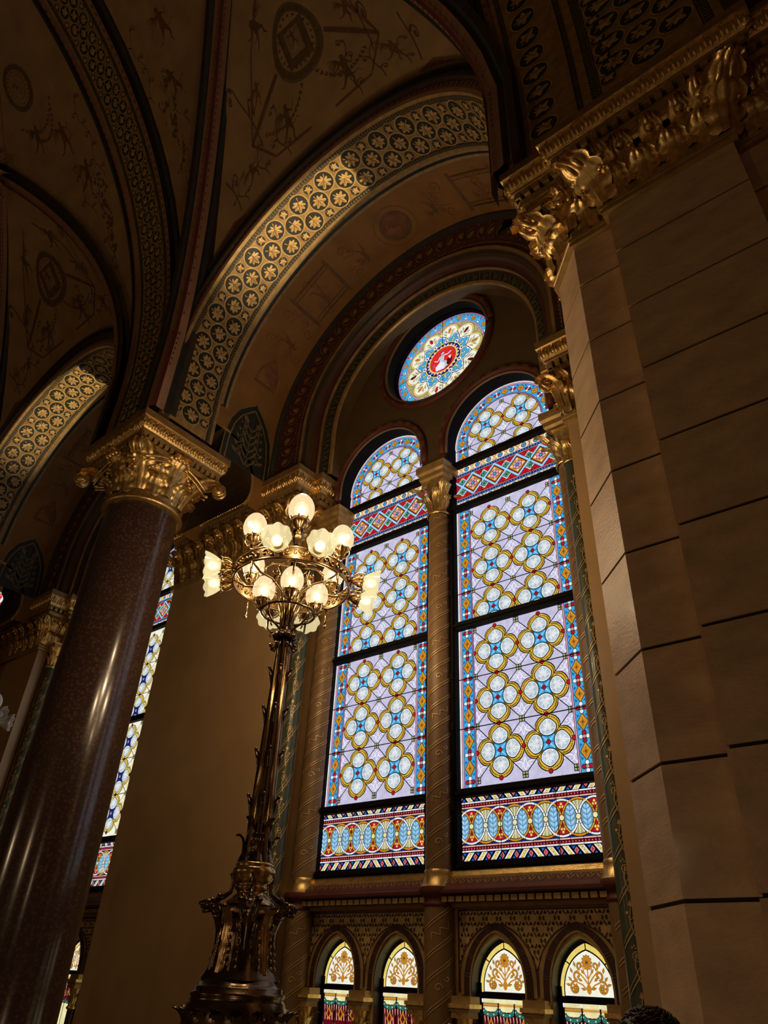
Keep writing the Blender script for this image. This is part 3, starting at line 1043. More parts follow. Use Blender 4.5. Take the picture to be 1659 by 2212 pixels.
    P = Paint(face_f(xc, 2.40, 7.355, .28), dh=.004)
    n = 34
    for i in range(n):          # pale bars on the green ring
        s0 = Lr * (i + .5) / n
        for q in (-.085, -.07, .07, .085): P.stroke([(s0 + q, .01), (s0 + q + .02, .07), (s0 + q + .045, .135)], .008, 'leaf_olive', 3)
        P.stroke([(s0 - .03, .11), (s0, .06), (s0 + .03, .04)], .014, 'leaf_olive', 3); P.stroke([(s0 - .02, .04), (s0 + .01, .08), (s0 + .03, .12)], .010, 'leaf_olive', 3)
    mb0.take(P); mb0.build('stepped_moulding', t)
    return t


window_arch(XC, 'wide arch with gold leaf medallions over the two lancet windows')
window_arch(XC - BAY, 'medallion arch at left edge over the bay behind the granite column')


# ------------------------------------------------------------------ window wall
def lancet_loop(cx, r, z0, zc, n=24): return [(cx - r, z0)] + [(cx + r * cos(a), zc + r * sin(a)) for a in [pi - pi * i / n for i in range(n + 1)]] + [(cx + r, z0)]


def pointed(cx, w, z0, zs, za, n=12):
    """pointed arch outline: half width w, springing zs, apex za"""
    k = za - zs; R = (w * w + k * k) / (2 * w)
    L_ = []
    amax = math.asin(min(1, k / R))
    for i in range(n + 1):
        a = amax * i / n
        L_.append((cx - w + R - R * cos(a), zs + R * sin(a)))
    Rr = [(2 * cx - x, z) for x, z in reversed(L_[:-1])]
    return [(cx - w, z0)] + L_ + Rr + [(cx + w, z0)]


LX = (-1.205, 1.205)         # lancet centres relative to bay centre
SX = (-1.70, -.71, .71, 1.70)  # small windows
WZ = 7.75; WR = .955


def window_wall(xc, name, label):
    b = MB()
    outer = [(xc - 2.18, 7.33), (xc - 2.18, ZC)] + [(xc + 2.18 * cos(a), ZC + 2.18 * sin(a)) for a in [pi - pi * i / 48 for i in range(1, 48)]] + [(xc + 2.18, ZC), (xc + 2.18, 7.33)]
    # notch the two lancets into the outline's lower edge
    low = []
    for cx in (xc + LX[1], xc + LX[0]):
        lp = lancet_loop(cx, WR, 7.33, WZ)
        low += list(reversed(lp))
    oc = [(xc + 1.14 * cos(2 * pi * i / 48), 10.13 + 1.14 * sin(2 * pi * i / 48)) for i in range(48)]
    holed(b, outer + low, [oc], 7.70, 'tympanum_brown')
    for cx in (xc + LX[0], xc + LX[1]):      # reveals
        lp = lancet_loop(cx, WR, 7.33, WZ)
        for i in range(len(lp) - 1):
            b.face([(lp[i][0], 7.70, lp[i][1]), (lp[i + 1][0], 7.70, lp[i + 1][1]), (lp[i + 1][0], 8.03, lp[i + 1][1]), (lp[i][0], 8.03, lp[i][1])], 'iron')
    for i in range(48):
        p, q = oc[i], oc[(i + 1) % 48]
        b.face([(p[0], 7.70, p[1]), (q[0], 7.70, q[1]), (q[0], 8.03, q[1]), (p[0], 8.03, p[1])], 'iron')
    # underside between the windows, resting on the columns
    b.face([(xc - 2.2, 7.62, 7.33), (xc + 2.2, 7.62, 7.33), (xc + 2.2, 8.1, 7.33), (xc - 2.2, 8.1, 7.33)], 'brown_dark') if False else None
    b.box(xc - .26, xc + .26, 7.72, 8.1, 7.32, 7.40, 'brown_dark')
    # red roll mouldings round the heads and the oculus
    for cx in (xc + LX[0], xc + LX[1]):
        pts = [(cx + 1.02 * cos(a), 7.68, WZ + 1.02 * sin(a)) for a in [pi - pi * i / 40 for i in range(41)]]
        pts = [(cx - 1.02, 7.68, 7.50)] + pts + [(cx + 1.02, 7.68, 7.50)]
        b.tube(pts, .055, 'red_deep', 8)
        b.tube([(p[0] * 1 + (cx - p[0]) * .075, 7.69, p[2] + (WZ - p[2]) * .075) for p in pts], .022, 'brown_paint', 6)
        for i in range(13):
            a = pi * (i + .5) / 13
            for q in (-.05, -.025, 0, .025, .05):
                c = Vector((cx + 1.02 * cos(a + q), 7.622, WZ + 1.02 * sin(a + q))); rr = Vector((cos(a), 0, sin(a)))
                tt = Vector((-sin(a), 0, cos(a))) * .006
                b.face([c - rr * .035 - tt, c + rr * .035 - tt, c + rr * .035 + tt, c - rr * .035 + tt], 'leaf_olive')
    pts = [(xc + 1.27 * cos(a), 7.68, 10.13 + 1.27 * sin(a)) for a in [2 * pi * i / 60 for i in range(61)]]
    b.tube(pts, .06, 'red_deep', 8)
    b.tube([(xc + 1.18 * cos(a), 7.69, 10.13 + 1.18 * sin(a)) for a in [2 * pi * i / 60 for i in range(61)]], .03, 'brown_paint', 6)
    for i in range(20):
        a = 2 * pi * (i + .5) / 20
        for q in (-.035, -.018, 0, .018, .035):
            c = Vector((xc + 1.27 * cos(a + q), 7.618, 10.13 + 1.27 * sin(a + q))); rr = Vector((cos(a), 0, sin(a))); tt = Vector((-sin(a), 0, cos(a))) * .006
            b.face([c - rr * .035 - tt, c + rr * .035 - tt, c + rr * .035 + tt, c - rr * .035 + tt], 'leaf_olive')
    # wall under the windows, with the four small arched openings
    outer = [(xc - 2.3, FLOOR), (xc - 2.3, .83), (xc + 2.3, .83), (xc + 2.3, FLOOR)]
    holes = []
    for sx in SX: holes.append([(p[0], p[1]) for p in pointed(xc + sx, .345, -1.2, .08, .53)])
    holed(b, outer, holes, 7.98, 'gold_panel')
    for lp in holes:
        for i in range(len(lp)):
            p, q = lp[i - 1], lp[i]
            b.face([(p[0], 7.98, p[1]), (q[0], 7.98, q[1]), (q[0], 8.16, q[1]), (p[0], 8.16, p[1])], 'moulding_dark')
    b.box(xc - 2.3, xc + 2.3, 8.0, 8.12, .83, 1.22, 'brown_dark')
    o = b.build(name); tag(o, label, kind='structure')
    return o


window_wall(XC, 'wall_far', 'window wall between the pilasters, with red ringed oculus and small arches')
o2 = COL.objects['wall_far'].copy(); COL.objects.link(o2); o2.location.x -= BAY; o2['label'] = 'window wall of the bay left of the granite column'
o3 = COL.objects['wall_far'].copy(); COL.objects.link(o3); o3.location.x -= 2 * BAY; o3['label'] = 'window wall of the farthest bay on the left'


def wall_ornament(xc):
    """diaper pattern and arch mouldings on the panels under the windows"""
    P = Paint(lambda u, v, h: (xc + u, 7.98 - h, v), dh=.004)
    arches = []
    for sx in SX: arches.append((sx, pointed(sx, .455, -.02, .12, .645)))

    def inside(u, v):
        for sx, _ in arches:
            if abs(u - sx) < .47 and v < .12 + .56 * (1 - (abs(u - sx) / .49) ** 1.6): return True
        return False
    for side in (-1, 1):
        x0, x1 = (.20, 2.2) if side > 0 else (-2.2, -.20)
        for a, c in (((x0, .80), (x1, .80)), ((x0, .0), (x0, .80)), ((x1, 0), (x1, .80))): P.line(a, c, .018, 'maroon', 2)
        nx = 22; st = (x1 - x0) / nx
        for i in range(nx):
            for j in range(15):
                u = x0 + st * (i + .5); v = .765 - .053 * j
                if v < .02 or inside(u, v): continue
                if j % 2 == 0:
                    for k in range(3): P.disc((u + .009 * cos(k * 2.09 + 1.57), v + .009 * sin(k * 2.09 + 1.57)), .0105, 'motif_dark', 2, 6)
                    d = 1 if (i + j // 2) % 2 else -1
                    if i < nx - 1 and not inside(u + st / 2, v): P.line((u + st * .34, v - .020 * d), (u + st * .66, v + .020 * d), .012, 'motif_dark', 2)
                else:
                    o = st * .24 if (i + j // 2) % 2 else -st * .24
                    for q in (-1, 1): P.disc((u + o, v + q * .010), .0125, 'motif_dark', 2, 6, .8, 1.1)
                    if (i + j // 2) % 2 == 0: P.disc((u - st * .5, v), .007, 'motif_dark', 2, 5)
    for sx, lp in arches:
        P.stroke(lp, .05, 'gold_paint', 4)
        P.stroke([(sx + (x - sx) * 1.07, z * 1.0 + .02) for x, z in lp], .014, 'motif_dark', 5)
        mid = [(sx + (x - sx) * .86, z - .03) for x, z in lp]
        P.stroke(mid, .085, 'motif_dark', 6)
        P.stroke([(sx + (x - sx) * .765, z - .06) for x, z in lp], .022, 'gold_paint', 7)
        for k in range(2, len(mid) - 2, 3):
            a = mid[k]; b_ = mid[k + 1]; dx, dz = b_[0] - a[0], b_[1] - a[1]; l = math.hypot(dx, dz); nx_, nz_ = -dz / l, dx / l
            for q in (0, .025): P.line((a[0] + nx_ * .035 + dx / l * q, a[1] + nz_ * .035 + dz / l * q), (a[0] - nx_ * .035 + dx / l * q, a[1] - nz_ * .035 + dz / l * q), .006, 'leaf_olive', 8)
    o = P.build('wall_far_ornament')
    # sill: sloping gilt ledge, painted band, red roll, dentils
    b = MB()
    pr = [(8.0, 1.235), (7.90, 1.215), (7.86, 1.15), (7.86, 1.125), (7.80, 1.115), (7.72, 1.03), (7.70, 1.0), (7.675, .985), (7.68, .955), (7.72, .94), (7.80, .935), (7.80, .86), (7.84, .85), (7.86, .82), (7.98, .82)]
    pm = ['gold_paint', 'gold', 'gold_paint', 'gold_dull', 'red_deep', 'red_deep', 'red_deep', 'red_deep', 'maroon', 'maroon', 'moulding_dark', 'gold_dull', 'gold_dull', 'gold_dull']
    for k in range(len(pr) - 1):
        (y0, z0), (y1, z1) = pr[k], pr[k + 1]
        b.face([(xc - 2.35, y0, z0), (xc + 2.35, y0, z0), (xc + 2.35, y1, z1), (xc - 2.35, y1, z1)], pm[k])
    for i in range(44):
        u = xc - 2.3 + 4.6 * (i + .5) / 44
        b.box(u - .040, u + .040, 7.735, 7.80, .868, .925, 'gold_paint')
    n = 40
    for i in range(n):
        u = xc - 2.3 + 4.6 * (i + .5) / n; w = 4.6 / n / 2
        F = lambda a, t: (a, 7.797 - .075 * t - .002, 1.113 - .08 * t + .002)
        b.face([F(u - w, 0), F(u - w * .2, .45), F(u, .85), F(u - w * .7, .5)], 'gold_dull'); b.face([F(u + w, 0), F(u + w * .2, .45), F(u, .85), F(u + w * .7, .5)], 'gold_dull')
        b.face([F(u - w * .3, .1), F(u, .4), F(u + w * .3, .1), F(u, -.0)], 'gold_dull')
    s = b.build('trim_2')
    return o, s


o, s = wall_ornament(XC)
tag(o, 'gilt diaper pattern and maroon arch mouldings under the lancets', kind='structure')
tag(s, 'gilt and red window sill moulding with dentils', kind='structure')
c = o.copy(); COL.objects.link(c); c.location.x -= BAY
c = s.copy(); COL.objects.link(c); c.location.x -= BAY; c['label'] = 'red window sill moulding of the left bay'
b = MB()
for xm in (XM, XM - BAY, XM + BAY, XM - 2 * BAY):
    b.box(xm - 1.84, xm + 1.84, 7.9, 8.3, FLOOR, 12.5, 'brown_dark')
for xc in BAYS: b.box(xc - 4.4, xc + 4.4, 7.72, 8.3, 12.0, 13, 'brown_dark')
tag(b.build('wall_far_core'), 'plain masonry core of the window wall', kind='structure')

# mass over the columns, between neighbouring window arches
for xm in (XM, XM - BAY):
    b = MB(); X0, X1 = xm - (BAY / 2 - 3.42), xm + (BAY / 2 - 3.42)
    b.face([(X0, 4.36, 8), (X1, 4.36, 8), (X1, 4.36, 10.0), (X0, 4.36, 10.0)], 'moulding_dark')
    tag(b.build('wall_spandrel'), 'dark impost above a granite column', kind='structure')


# ------------------------------------------------------------------ stained glass
def petal_shape(k=0.):
    """petal pointing +v from a quatrefoil centre, grown by k"""
    w = .119 + k
    pts = []
    for i in range(11):
        a = pi - .12 + (pi + .24) * i / 10
        pts.append((w * cos(a), .182 + (.104 + k) * sin(a)))
    tip = .292 + k * 1.05
    for q in (.92, .72, .46, .22, 0, -.22, -.46, -.72, -.92):
        pts.append((w * q, .205 + (tip - .205) * (1 - abs(q) ** 1.7)))
    return pts


def band_shape(k=0.):
    R_ = [(.150, .142), (.166, .178), (.166, .215), (.152, .255), (.116, .298), (.062, .328), (0, .342)]
    R_ = [(x + k * (1 if x > 0 else 0), z + k) for x, z in R_]
    return [(0, 0)] + R_ + [(-x, z) for x, z in reversed(R_[:-1])]


def quatrefoil(P, x, z, pal):
    for k in range(4):
        P.at(x, z, k * pi / 2); P.poly(band_shape(.010), 'glass_lead', 3); P.off()
    for k in range(4):
        P.at(x, z, k * pi / 2)
        P.poly(band_shape(0), pal['band'], 4)
        for (p, q) in (((.148, .165), (.150, .215)), ((.150, .215), (.130, .258)), ((.130, .258), (.082, .296)), ((.082, .296), (.0, .322))):
            for s_ in (-1, 1):
                for t_ in (.2, .55, .9):
                    c = (s_ * (p[0] + (q[0] - p[0]) * t_), p[1] + (q[1] - p[1]) * t_)
                    P.rect(c[0] - .0075, c[0] + .0075, c[1] - .0075, c[1] + .0075, 'glass_yeld', 5)
        P.off()
    P.rect(x - .094, x + .094, z - .094, z + .094, pal['mid'], 6)
    for k in range(4):
        P.at(x, z, k * pi / 2 + pi / 4)
        P.poly([(-.012, .03), (0, .12), (.012, .03)], 'glass_skyl' if pal['mid'] == 'glass_sky' else pal['mid'], 7)
        P.line((0, .115), (0, .20), .012, 'glass_lead', 7)
        P.off()
    for k in range(4):
        P.at(x, z, k * pi / 2)
        P.poly(petal_shape(.010), 'glass_lead', 7)
        P.poly(petal_shape(-.003), 'glass_white', 8)
        P.poly(petal_shape(-.014), pal['petal'], 9)
        for a, l in ((0, .155), (.5, .12), (-.5, .12), (1.05, .085), (-1.05, .085)):
            s_, c_ = sin(a), cos(a)
            P.poly([(0, .13), (s_ * l * .5 - c_ * .019, .13 + c_ * l * .6 + s_ * .019), (s_ * l, .13 + c_ * l), (s_ * l * .5 + c_ * .019, .13 + c_ * l * .6 - s_ * .019)], 'glass_leafw', 10)
            P.line((0, .13), (s_ * l * .8, .13 + c_ * l * .8), .0035, 'glass_grey', 11)
        for q in (-1, 1):
            P.stroke(spiral((q * .065, .130), .024, 1, 0, q, 6), .004, 'glass_grey', 11); P.disc((q * .04, .108), .008, 'glass_leafw', 11, 5); P.disc((q * .082, .162), .007, 'glass_leafw', 11, 5)
        P.line((0, .0), (0, .080), .006, 'glass_lead', 9)
        P.off()
    P.disc((x, z), .034, 'glass_lead', 12, 10); P.disc((x, z), .026, pal['eye'], 13, 10); P.disc((x, z), .009, 'glass_redd', 14, 6)


def field(P, z0, z1, rows, pal, iron):
    """quatrefoil lattice between the borders"""
    P.clip = (-.70, .70, z0, z1)
    P.rect(-.70, .70, z0, z1, pal['bg'], 1)
    pit = .69
    zz = rows
    for z in zz:
        for cz in (z - pit / 2, z + pit / 2):
            for cx in (-.684, 0, .684):
                # scrollwork in the lavender ground
                for qx in (-1, 1):
                    for qz in (-1, 1):
                        c = (cx + qx * .075, cz + qz * .115)
                        P.stroke(spiral(c, .05, 1.1, pi / 2 * qz, qx * qz, 7), .011, pal['bgl'], 2)
                        P.stroke([(cx + qx * .02, cz + qz * .16), (cx + qx * .10, cz + qz * .19), (cx + qx * .16, cz + qz * .12), (cx + qx * .21, cz + qz * .05)], .008, pal['bgd'], 2)
                        P.stroke([(cx + qx * .05, cz + qz * .16), (cx + qx * .12, cz + qz * .165), (cx + qx * .19, cz + qz * .10)], .012, pal['bgl'], 2)
                        P.stroke([(cx, cz + qz * .06), (cx + qx * .03, cz + qz * .12), (cx, cz + qz * .21)], .014, pal['bgl'], 2)
    for z in zz:
        for cx in (-.342, .342):
            quatrefoil(P, cx, z, pal)
            for sx in (-1, 1):
                for sz in (-1, 1):
                    P.line((cx + sx * .145, z + sz * .145), (cx + sx * .31, z + sz * .31), .012, 'glass_lead', 12)
            for dx, dz in ((0, pit / 2), (0, -pit / 2), (.342, 0), (-.342, 0)):
                P.disc((cx + dx, z + dz), .034, 'glass_lead', 13, 10); P.disc((cx + dx, z + dz), .025, pal['dot'], 14, 10)
    for z in zz:
        for cz in (z - pit / 2, z + pit / 2):
            for cx in (-.684, 0, .684):
                P.rect(cx - .042, cx + .042, cz - .042, cz + .042, 'glass_lead', 13)
                for qx in (-1, 1):
                    for qz in (-1, 1): P.rect(cx + qx * .019 - .013, cx + qx * .019 + .013, cz + qz * .019 - .013, cz + qz * .019 + .013, 'glass_olive', 14)
    P.clip = (-.955, .955, z0, z1)
    for cz in iron: P.line((-.955, cz), (.955, cz), .014, 'glass_lead', 16)
    # side borders
    for s in (-1, 1):
        for (a, c_, mt) in ((.70, .725, 'glass_pinkd' if s < 0 else 'glass_pink'), (.725, .895, 'glass_sky'), (.895, .925, 'glass_pink'), (.925, .955, 'glass_white')):
            P.rect(min(s * a, s * c_), max(s * a, s * c_), z0, z1, mt, 3)
        for a in (.70, .725, .895, .925): P.line((s * a, z0), (s * a, z1), .007, 'glass_lead', 6)
        k0 = int(z0 / .345) - 1
        base_r = rows[0]
        n = int((z1 - z0) / .345) + 3
        for i in range(-n, n):
            zr = base_r + .345 * i                      # rosette heights
            if zr < z0 - .4 or zr > z1 + .4: continue
            X = s * .81
            for q in (-1, 1):
                P.disc((X + q * .046, zr), .033, 'glass_lead', 4, 8); P.disc((X, zr + q * .046), .033, 'glass_lead', 4, 8)
                hor = 'glass_red' if i % 2 else 'glass_white'; ver = 'glass_white' if i % 2 else 'glass_red'
                P.disc((X + q * .046, zr), .025, hor, 5, 8); P.disc((X, zr + q * .046), .025, ver, 5, 8)
            P.disc((X, zr), .026, 'glass_lead', 6, 8); P.disc((X, zr), .019, 'glass_peach', 7, 8); P.disc((X, zr), .008, 'glass_redd', 8, 6)
            zd = zr + .1725
            P.poly([(X - .078, zd), (X, zd + .115), (X + .078, zd), (X, zd - .115)], 'glass_lead', 4)
            P.poly([(X - .068, zd), (X, zd + .10), (X + .068, zd), (X, zd - .10)], 'glass_orange', 5)
            for a in range(4):
                P.line((X, zd), (X + .035 * cos(a * pi / 2 + .0), zd + .05 * sin(a * pi / 2)), .007, 'glass_oranged', 6)
                P.line((X, zd), (X + .025 * cos(a * pi / 2 + .78), zd + .03 * sin(a * pi / 2 + .78)), .006, 'glass_oranged', 6)
            for qx in (-1, 1):
                for qz in (-1, 1):
                    P.poly([(X + qx * .035, zd + qz * .085), (X + qx * .07, zd + qz * .05), (X + qx * .07, zd + qz * .10)], 'glass_blue', 4)
    P.off(); P.clip = None


PAL_A = dict(bg='glass_lav', bgl='glass_lavl', bgd='glass_lavd', band='glass_yel', mid='glass_sky', petal='glass_petal', eye='glass_red', dot='glass_red')
PAL_B = dict(bg='glass_milk', bgl='glass_gy', bgd='glass_olive', band='glass_gy', mid='glass_navyg', petal='glass_petal', eye='glass_pink', dot='glass_redd')


def band_panel(P, z0, z1):
    """flower lattice band under the lancet heads"""
    P.rect(-.955, .955, z0, z1, 'glass_lead', 1)
    P.clip = (-.95, .95, z0, z1)
    zm = (z0 + z1) / 2
    for s in (-1, 1):
        zd = zm + s * .344
        P.rect(-.95, .95, zd - .05, zd + .05, 'glass_cream', 2)
        P.rect(-.95, .95, zd - .064, zd - .056, 'glass_peach', 3); P.rect(-.95, .95, zd + .056, zd + .064, 'glass_peach', 3)
        for i in range(10):
            x = -.955 + .2165 * i - .105 + .1
            P.disc((x, zd), .05, 'glass_red', 4, 10); P.disc((x, zd), .043, 'glass_lead', 5, 10); P.disc((x, zd), .036, 'glass_sky', 6, 10); P.disc((x, zd), .016, 'glass_blue', 7, 6)
            xx = x + .108
            for q in (-1, 1):
                P.poly([(xx - .05, zd + q * .05), (xx + .05, zd + q * .05), (xx, zd + q * .012)], 'glass_red', 3)
                P.poly([(xx - .03, zd + q * .044), (xx + .03, zd + q * .044), (xx, zd + q * .02)], 'glass_cream', 4)
            P.line((xx - .03, zd - .03), (xx + .03, zd + .03), .008, 'glass_amber', 5); P.line((xx - .03, zd + .03), (xx + .03, zd - .03), .008, 'glass_amber', 5)
        zb = zm + s * .255
        P.rect(-.95, .95, zb - .022, zb + .022, 'glass_navyg', 2)
        for i in range(40): P.rect(-.95 + i * .0485, -.95 + i * .0485 + .022, zb - .008, zb + .008, 'glass_steel', 3)
        P.rect(-.95, .95, zb + .024 if s > 0 else zb - .036, zb + .036 if s > 0 else zb - .024, 'glass_skyl', 3)
        P.rect(-.95, .95, zb - .034 if s > 0 else zb + .026, zb - .026 if s > 0 else zb + .034, 'glass_peach', 3)
    P.clip = (-.95, .95, zm - .215, zm + .215)
    P.rect(-.95, .95, zm - .215, zm + .215, 'glass_red', 2)
    for i in range(-4, 5):          # triangle pattern inside the reds
        for q in (-1, 1):
            x = .414 * i / 2 * 1.0
            P.poly([(x - .09, zm + q * .21), (x + .09, zm + q * .21), (x, zm + q * .12)], 'glass_redd', 3) if i % 2 == 0 else None
            P.poly([(x - .07, zm + q * .20), (x + .07, zm + q * .20), (x, zm + q * .135)], 'glass_scarlet', 4) if i % 2 == 0 else None
    xs = [-.621, -.207, .207, .621]
    for x in [-.828, -.414, 0, .414, .828]:      # green squares where the strips cross
        for q in (-1, 1):
            P.poly([(x - .085, zm + q * .10), (x, zm + q * .185), (x + .085, zm + q * .10), (x, zm + q * .015)], 'glass_white', 5)
            P.poly([(x - .066, zm + q * .10), (x, zm + q * .166), (x + .066, zm + q * .10), (x, zm + q * .034)], 'glass_greend', 6)
            P.poly([(x - .053, zm + q * .10), (x, zm + q * .153), (x + .053, zm + q * .10), (x, zm + q * .047)], 'glass_green', 7)
            P.poly([(x - .025, zm + q * .10), (x, zm + q * .125), (x + .025, zm + q * .10), (x, zm + q * .075)], 'glass_greend', 8)
        for q in (-1, 1):
            P.line((x - .21, zm - q * .21), (x + .21, zm + q * .21), .048, 'glass_lead', 9); P.line((x - .21, zm - q * .21), (x + .21, zm + q * .21), .034, 'glass_skyl', 10)
    for x in xs:
        P.poly([(x - .165, zm), (x, zm + .165), (x + .165, zm), (x, zm - .165)], 'glass_lead', 11)
        P.poly([(x - .152, zm), (x, zm + .152), (x + .152, zm), (x, zm - .152)], 'glass_orange', 12)
        for k in range(4):
            a = pi / 2 * k
            P.poly([(x + .13 * cos(a), zm + .13 * sin(a)), (x + .085 * cos(a + .35), zm + .085 * sin(a + .35)), (x + .085 * cos(a - .35), zm + .085 * sin(a - .35))], 'glass_cream', 13)
        for k in range(6):
            a = pi / 3 * k + .5; c = (x + .058 * cos(a), zm + .058 * sin(a))
            P.disc(c, .036, 'glass_lead', 14, 9); P.disc(c, .028, 'glass_pink', 15, 9)
        P.disc((x, zm), .030, 'glass_lead', 16, 8); P.disc((x, zm), .023, 'glass_sky', 17, 8)
    P.clip = (-.955, .955, z0, z1)
    for x in (-.45, .45): P.line((x, z0), (x, z1), .010, 'glass_lead', 20)
    P.clip = None


def base_panel(P, z0, z1):
    """interlaced rings and diagonal stripes at the foot of each lancet"""
    P.rect(-.955, .955, z0, z1, 'glass_lead', 1)
    P.clip = (-.945, .945, z0 + .005, z1 - .005)
    zm = (z0 + z1) / 2
    for s in (-1, 1):
        zs = zm + s * .345
        P.rect(-.945, .945, zs - .05, zs + .05, 'glass_lead', 2)
        n = 10; st = 1.9 / n
        for i in range(n + 1):
            x = -.95 + st * i; d = (1 if x < 0 else -1) * s
            P.poly([(x - .038, zs), (x, zs + .046), (x + .038, zs), (x, zs - .046)], 'glass_lead', 5)
            P.poly([(x - .030, zs), (x, zs + .038), (x + .030, zs), (x, zs - .038)], 'glass_rose', 6)
            P.line((x - .015, zs), (x + .015, zs), .006, 'glass_redd', 7); P.line((x, zs - .02), (x, zs + .02), .006, 'glass_redd', 7)
            xx = x + st / 2; d = (1 if xx < 0 else -1) * s
            for w, mt, h in ((.060, 'glass_lead', 3), (.050, 'glass_white', 4), (.026, 'glass_amber', 5), (.020, 'glass_gy', 6)):
                P.poly([(xx - w * .75 - d * .04, zs + .05), (xx + w * .75 - d * .04, zs + .05), (xx + w * .75 + d * .04, zs - .05), (xx - w * .75 + d * .04, zs - .05)], mt, h)
            for q in (-.3, .3, 0): P.disc((xx - d * q * .08, zs + q * .10), .006, 'glass_yeld', 7, 5)
            for qa in (-1, 1):
                for qb in (-1, 1): P.poly([(x + qa * .012, zs + qb * .046), (x + qa * .060, zs + qb * .046), (x + qa * .040, zs + qb * .012)], 'glass_blue', 3)
        P.rect(-.945, .945, zs + s * .054 - .006, zs + s * .054 + .006, 'glass_white', 8)
        P.rect(-.945, .945, zs - s * .066 - .008, zs - s * .066 + .008, 'glass_white', 8)
        zr = zm + s * .252
        P.rect(-.945, .945, zr - .018, zr + .018, 'glass_redd', 4)
        for i in range(48): P.disc((-.93 + i * .0395, zr), .009, 'glass_rose', 5, 6)
        P.rect(-.945, .945, zr - s * .030 - .007, zr - s * .030 + .007, 'glass_peach', 5)
        for i in range(12): P.line((-.945 + .1575 * i + .04, zs - s * .05), (-.945 + .1575 * i + .04, zr - s * .04), .006, 'glass_lead', 9)
    P.clip = (-.945, .945, zm - .212, zm + .212)
    P.rect(-.945, .945, zm - .212, zm + .212, 'glass_navyg', 2)
    pit = .205; xs = [-.595 - 2 * pit + pit * i + .0 for i in range(10)]
    xs = [-1.007 + pit * i for i in range(11)]
    for i, x in enumerate(xs):       # blue leaf lenses, red and olive fans
        P.disc((x, zm), .198, 'glass_steel', 3, 26)
    for i, x in enumerate(xs):
        for q in (-1, 1):
            fan = [(x, zm + q * .02), (x - .082, zm + q * .17), (x - .05, zm + q * .19), (x, zm + q * .197), (x + .05, zm + q * .19), (x + .082, zm + q * .17)]
            P.poly(fan, 'glass_red' if i % 2 else 'glass_olive', 5)
            if i % 2:
                for a, r_ in ((0, .032), (-.018, .0), (.018, .0)): P.disc((x + a, zm + q * (.118 + r_)), .015, 'glass_gy', 6, 8)
            else:
                for a in (-.45, 0, .45): P.line((x, zm + q * .06), (x + .12 * sin(a), zm + q * (.06 + .12 * cos(a))), .012, 'glass_cream', 6)
        xx = x + pit / 2
        for k in range(5):
            for q in (-1, 1):
                z_ = zm - .12 + .055 * k
                P.poly([(xx, z_ - .03), (xx + q * .045, z_ + .01), (xx + q * .05, z_ + .04), (xx, z_ + .012)], 'glass_skyl', 6)
        P.line((xx, zm - .15), (xx, zm + .15), .006, 'glass_blue', 7)
    for i, x in enumerate(xs):
        P.ring((x, zm), .178, .214, 'glass_lead', 8, 28); P.ring((x, zm), .186, .206, 'glass_white' if i % 2 else 'glass_orange', 9, 28)
        for a in range(8): P.at(x, zm, a * pi / 4 + .39); P.line((.18, 0), (.212, 0), .006, 'glass_lead', 10); P.off()
    for x in xs: P.disc((x, zm), .037, 'glass_lead', 11, 12); P.disc((x, zm), .029, 'glass_milky', 12, 12)
    P.clip = None
    for x in (-.38, .38): P.line((x, z0), (x, z1), .009, 'glass_lead', 20)


def glass_f(u, v, h): return (u, -h, v)


